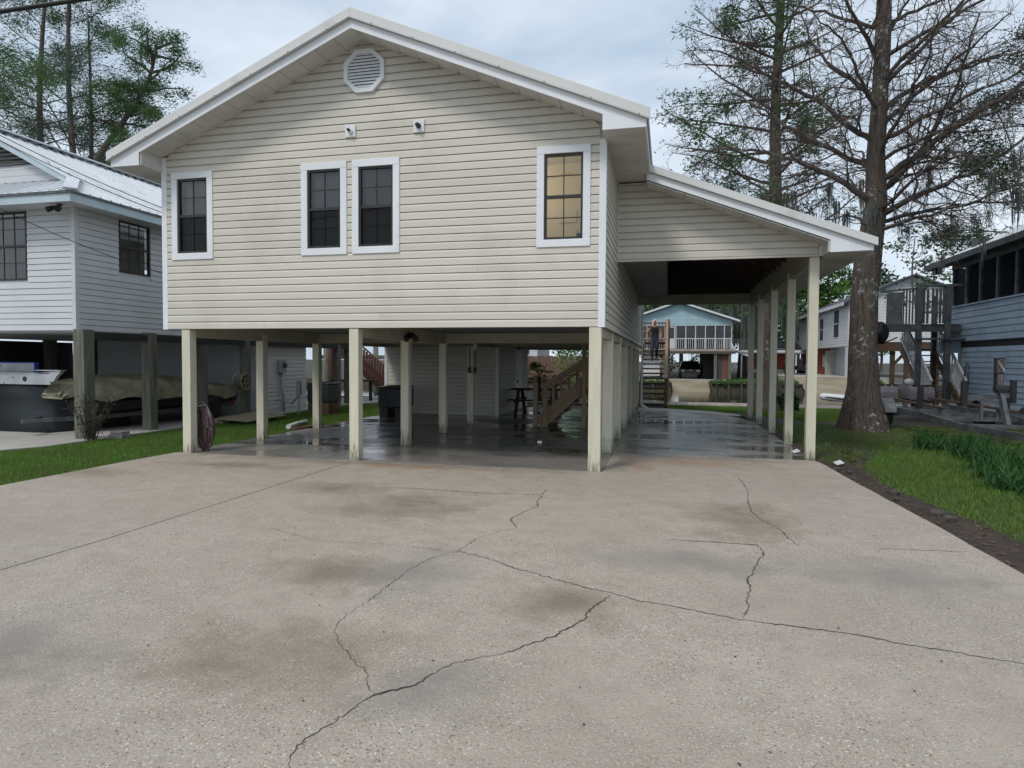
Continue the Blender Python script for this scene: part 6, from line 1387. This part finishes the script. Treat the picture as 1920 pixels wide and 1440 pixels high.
m2 = copy_thing(mt_, (10.6,61,0), 1.7, 1.05, 'grey mossy cypress behind the right carport posts across the canal')
m3 = copy_thing(mt_, (5.9,63,0), 3.1, 1.0, 'grey mossy cypress rising behind the aqua house roof')
# bank plants, palm and shrubs under the floor
def shrub(name, loc, r_, h, leafm, label, n=700, leaf=.12, group=None, cat='shrub'):
    t_ = thing(name, loc, label, cat, group); rg = np.random.default_rng(int(abs(loc[0]*100+loc[1]*10)))
    u = rg.normal(0, 1, (n, 3)); u /= np.linalg.norm(u, axis=1)[:, None]; u *= rg.uniform(.5, 1, n)[:, None]**.5; P = np.array(loc)+u*np.array([r_, r_, h*.5])+np.array([0,0,h*.5])
    V, F = needles(P, 1, leaf, .02, rg, -.1, .3); np_obj('foliage', V, F, leafm, t_)
    st_ = MB()
    for i in range(7): a = i*.9; st_.tube([(loc[0],loc[1],loc[2]),(loc[0]+math.cos(a)*r_*.5,loc[1]+math.sin(a)*r_*.5,loc[2]+h*.6)],[.02,.008],4)
    obj('stems', st_, 'twig', t_); return t_
for i in range(11): shrub('bank_plant', (4.3+i*.55,41.75,-.25), .34, .45, 'leafA', 'leafy plant trailing over the far bulkhead, %s from the left ramp' % OR2[i], 160, .14, 'plants along the far bulkhead')
for i in range(4): shrub('bank_plant', (-1.2+i*.6,41.75,-.25), .34, .5, 'leafB', 'bright plant on the far bulkhead left of the ramp, %s from the left' % OR2[i], 160, .14, 'plants on the left far bulkhead')
shrub('bank_bush', (14.9,41.5,-.4), .8, 1.0, 'leafB', 'bright bush beside the right far ramp', 500, .16)
shrub('green_bush', (.2,58,0), 1.5, 2.4, 'leafB', 'bright bush under the aqua house left of the car', 700, .25)
shrub('green_bush', (4.4,60,0), 1.6, 2.4, 'leafA', 'green bush behind the car under the aqua house', 700, .25)
shrub('vine_bush', (-4.2,30,0), 1.6, 3.6, 'leafB', 'bright green bush behind the inner stair', 1200, .2)
shrub('vine_bush', (-2.6,24,0), 1.0, 3.4, 'leafA', 'green vine thicket seen through the stair rails', 900, .16)
shrub('vine_bush', (-6.0,47,0), 3.0, 5.0, 'leafA', 'leafy mass above the brown fence', 1600, .35)
shrub('root_plant', (4.75,14.1,-.1), .28, .6, 'leafC', 'dark spiky plant at the foot of the rear cypress', 220, .25)
pm_ = thing('palm', (-4.3,17.2,-.1), 'small fan palm seen below the house beside the inner stair', 'palm')
obj('trunk', MB().tube([(-4.3,17.2,-.2),(-4.28,17.2,.9)],[.13,.10],9), 'bark2', pm_, smooth=True)
prr = random.Random(3)
for i in range(26):
    a = prr.uniform(0,6.28); e_ = prr.uniform(-.4,1.2); d = Vector((math.cos(a)*math.cos(e_),math.sin(a)*math.cos(e_),math.sin(e_))); hb = Vector((-4.28,17.2,.95)); c = hb+d*.38; sd = d.cross(Vector((0,0,1))).normalized(); up_ = sd.cross(d); fr2 = MB(); fr2.tube([hb,c],.008,4)
    for j in range(9):
        b_ = R(-80+20*j); dd = (d*math.cos(b_)+sd*math.sin(b_)).normalized()*.40; e2 = c+dd-Vector((0,0,.10)); w_ = up_.cross(dd).normalized()*.02; fr2.add([c-w_*.3,c+dd*.5+w_,e2,c+dd*.5-w_],[(0,1,2,3)])
    obj('frond', fr2, 'leafB', pm_, fix=False)
M['soilstone'] = pm('muddy_stone', (.09,.075,.065), (.045,.038,.033), 8, .85, bump=.5)
# broken stones, twigs and litter along the drive edge
for i, (x,y,s) in enumerate(((3.28,1.15,.12),(3.42,.95,.10),(3.33,.35,.09),(3.55,-.5,.13),(3.62,-1.6,.16),(3.66,-1.8,.12),(3.5,2.6,.10),(3.45,-.9,.08))):
    st_ = MB(); rs_ = random.Random(i); n_ = 8
    for z, k in ((-.03,1),(.02,.95),(.04,.6)):
        for j in range(n_): a = 2*math.pi*j/n_; st_.v.append((x+math.cos(a)*.45*s*k*rs_.uniform(.8,1.15), y+math.sin(a)*s*.6*k*rs_.uniform(.8,1.15), z*s*5))
    st_.f = [(q*n_+j,q*n_+(j+1)%n_,(q+1)*n_+(j+1)%n_,(q+1)*n_+j) for q in range(2) for j in range(n_)]+[tuple(2*n_+j for j in range(n_))]
    tag(obj('edge_stone', st_, 'soilstone', loc=(x,y,0)), 'flat dark stone in the soil along the driveway edge, %s from the carport post' % OR2[(2,3,4,5,6,7,0,1)[i]] if i != 7 else 'small dark stone between larger ones at the driveway edge', 'stone', 'stones along the driveway edge')
pw = MB()
for cx_, cy_, rx_, ry_ in ((3.95,3.3,.12,.5),(3.85,4.3,.16,.4),(3.75,2.4,.1,.3),(3.6,5.4,.12,.35)):
    pts = [(cx_+rx_*math.cos(2*math.pi*j/14)*rng.uniform(.7,1.2), cy_+ry_*math.sin(2*math.pi*j/14)*rng.uniform(.8,1.2), -.015) for j in range(14)]; pw.add(pts,[tuple(range(14))])
tag(obj('puddle', pw, 'water', fix=False), kind='structure')
for i, (x, y) in enumerate(((3.45,1.7),(3.05,2.9))):
    tag(obj('paper_scrap', MB().add([(x-.05,y-.12,.0),(x+.06,y-.1,.03),(x+.04,y+.12,.05),(x-.06,y+.1,.01)],[(0,1,2,3)]), 'pvc', loc=(x,y,0), fix=False), 'crumpled white scrap %s' % ('in the soil beside the front carport post' if i == 0 else 'at the slab edge behind the front carport post'), 'litter')
leafr = random.Random(8)
sd_ = MB()
for i in range(1500):
    y = leafr.uniform(-6,9.5); x = (3.3 if y < 2 else 3.2)+leafr.random()**1.4*(.75 if y < 2 else 1.0+max(0,y-4)*.5)+max(0,-y)*.03
    a = leafr.uniform(0,6.28); s = leafr.uniform(.012,.035); c_, s_ = math.cos(a)*s, math.sin(a)*s; z = -.016; w = leafr.uniform(.15,.5)
    sd_.add([(x-c_,y-s_,z),(x+s_*w,y-c_*w,z+leafr.uniform(.002,.014)),(x+c_,y+s_,z+.004),(x-s_*w,y+c_*w,z+.006)],[(0,1,2,3)])
M['dryleaf'] = leafmat('dead_leaves', (.09, .055, .03), (.22, .15, .085), .15)
tag(obj('fallen_leaves', sd_, 'dryleaf', fix=False), 'brown leaf litter on the soil beside the driveway', 'leaf litter', kind='stuff')
lv_ = MB()
for i in range(240):
    x, y = leafr.uniform(-6.5,3.4), leafr.uniform(-8.5,1.5); a = leafr.uniform(0,6.28); s = leafr.uniform(.006,.016); c_, s_ = math.cos(a)*s, math.sin(a)*s
    lv_.add([(x-c_,y-s_,.004),(x+s_*.4,y-c_*.4,.007),(x+c_,y+s_,.005),(x-s_*.4,y+c_*.4,.006)],[(0,1,2,3)])
tag(obj('leaf_litter', lv_, 'crack', fix=False), 'tiny dark debris scattered on the driveway', 'debris', kind='stuff')
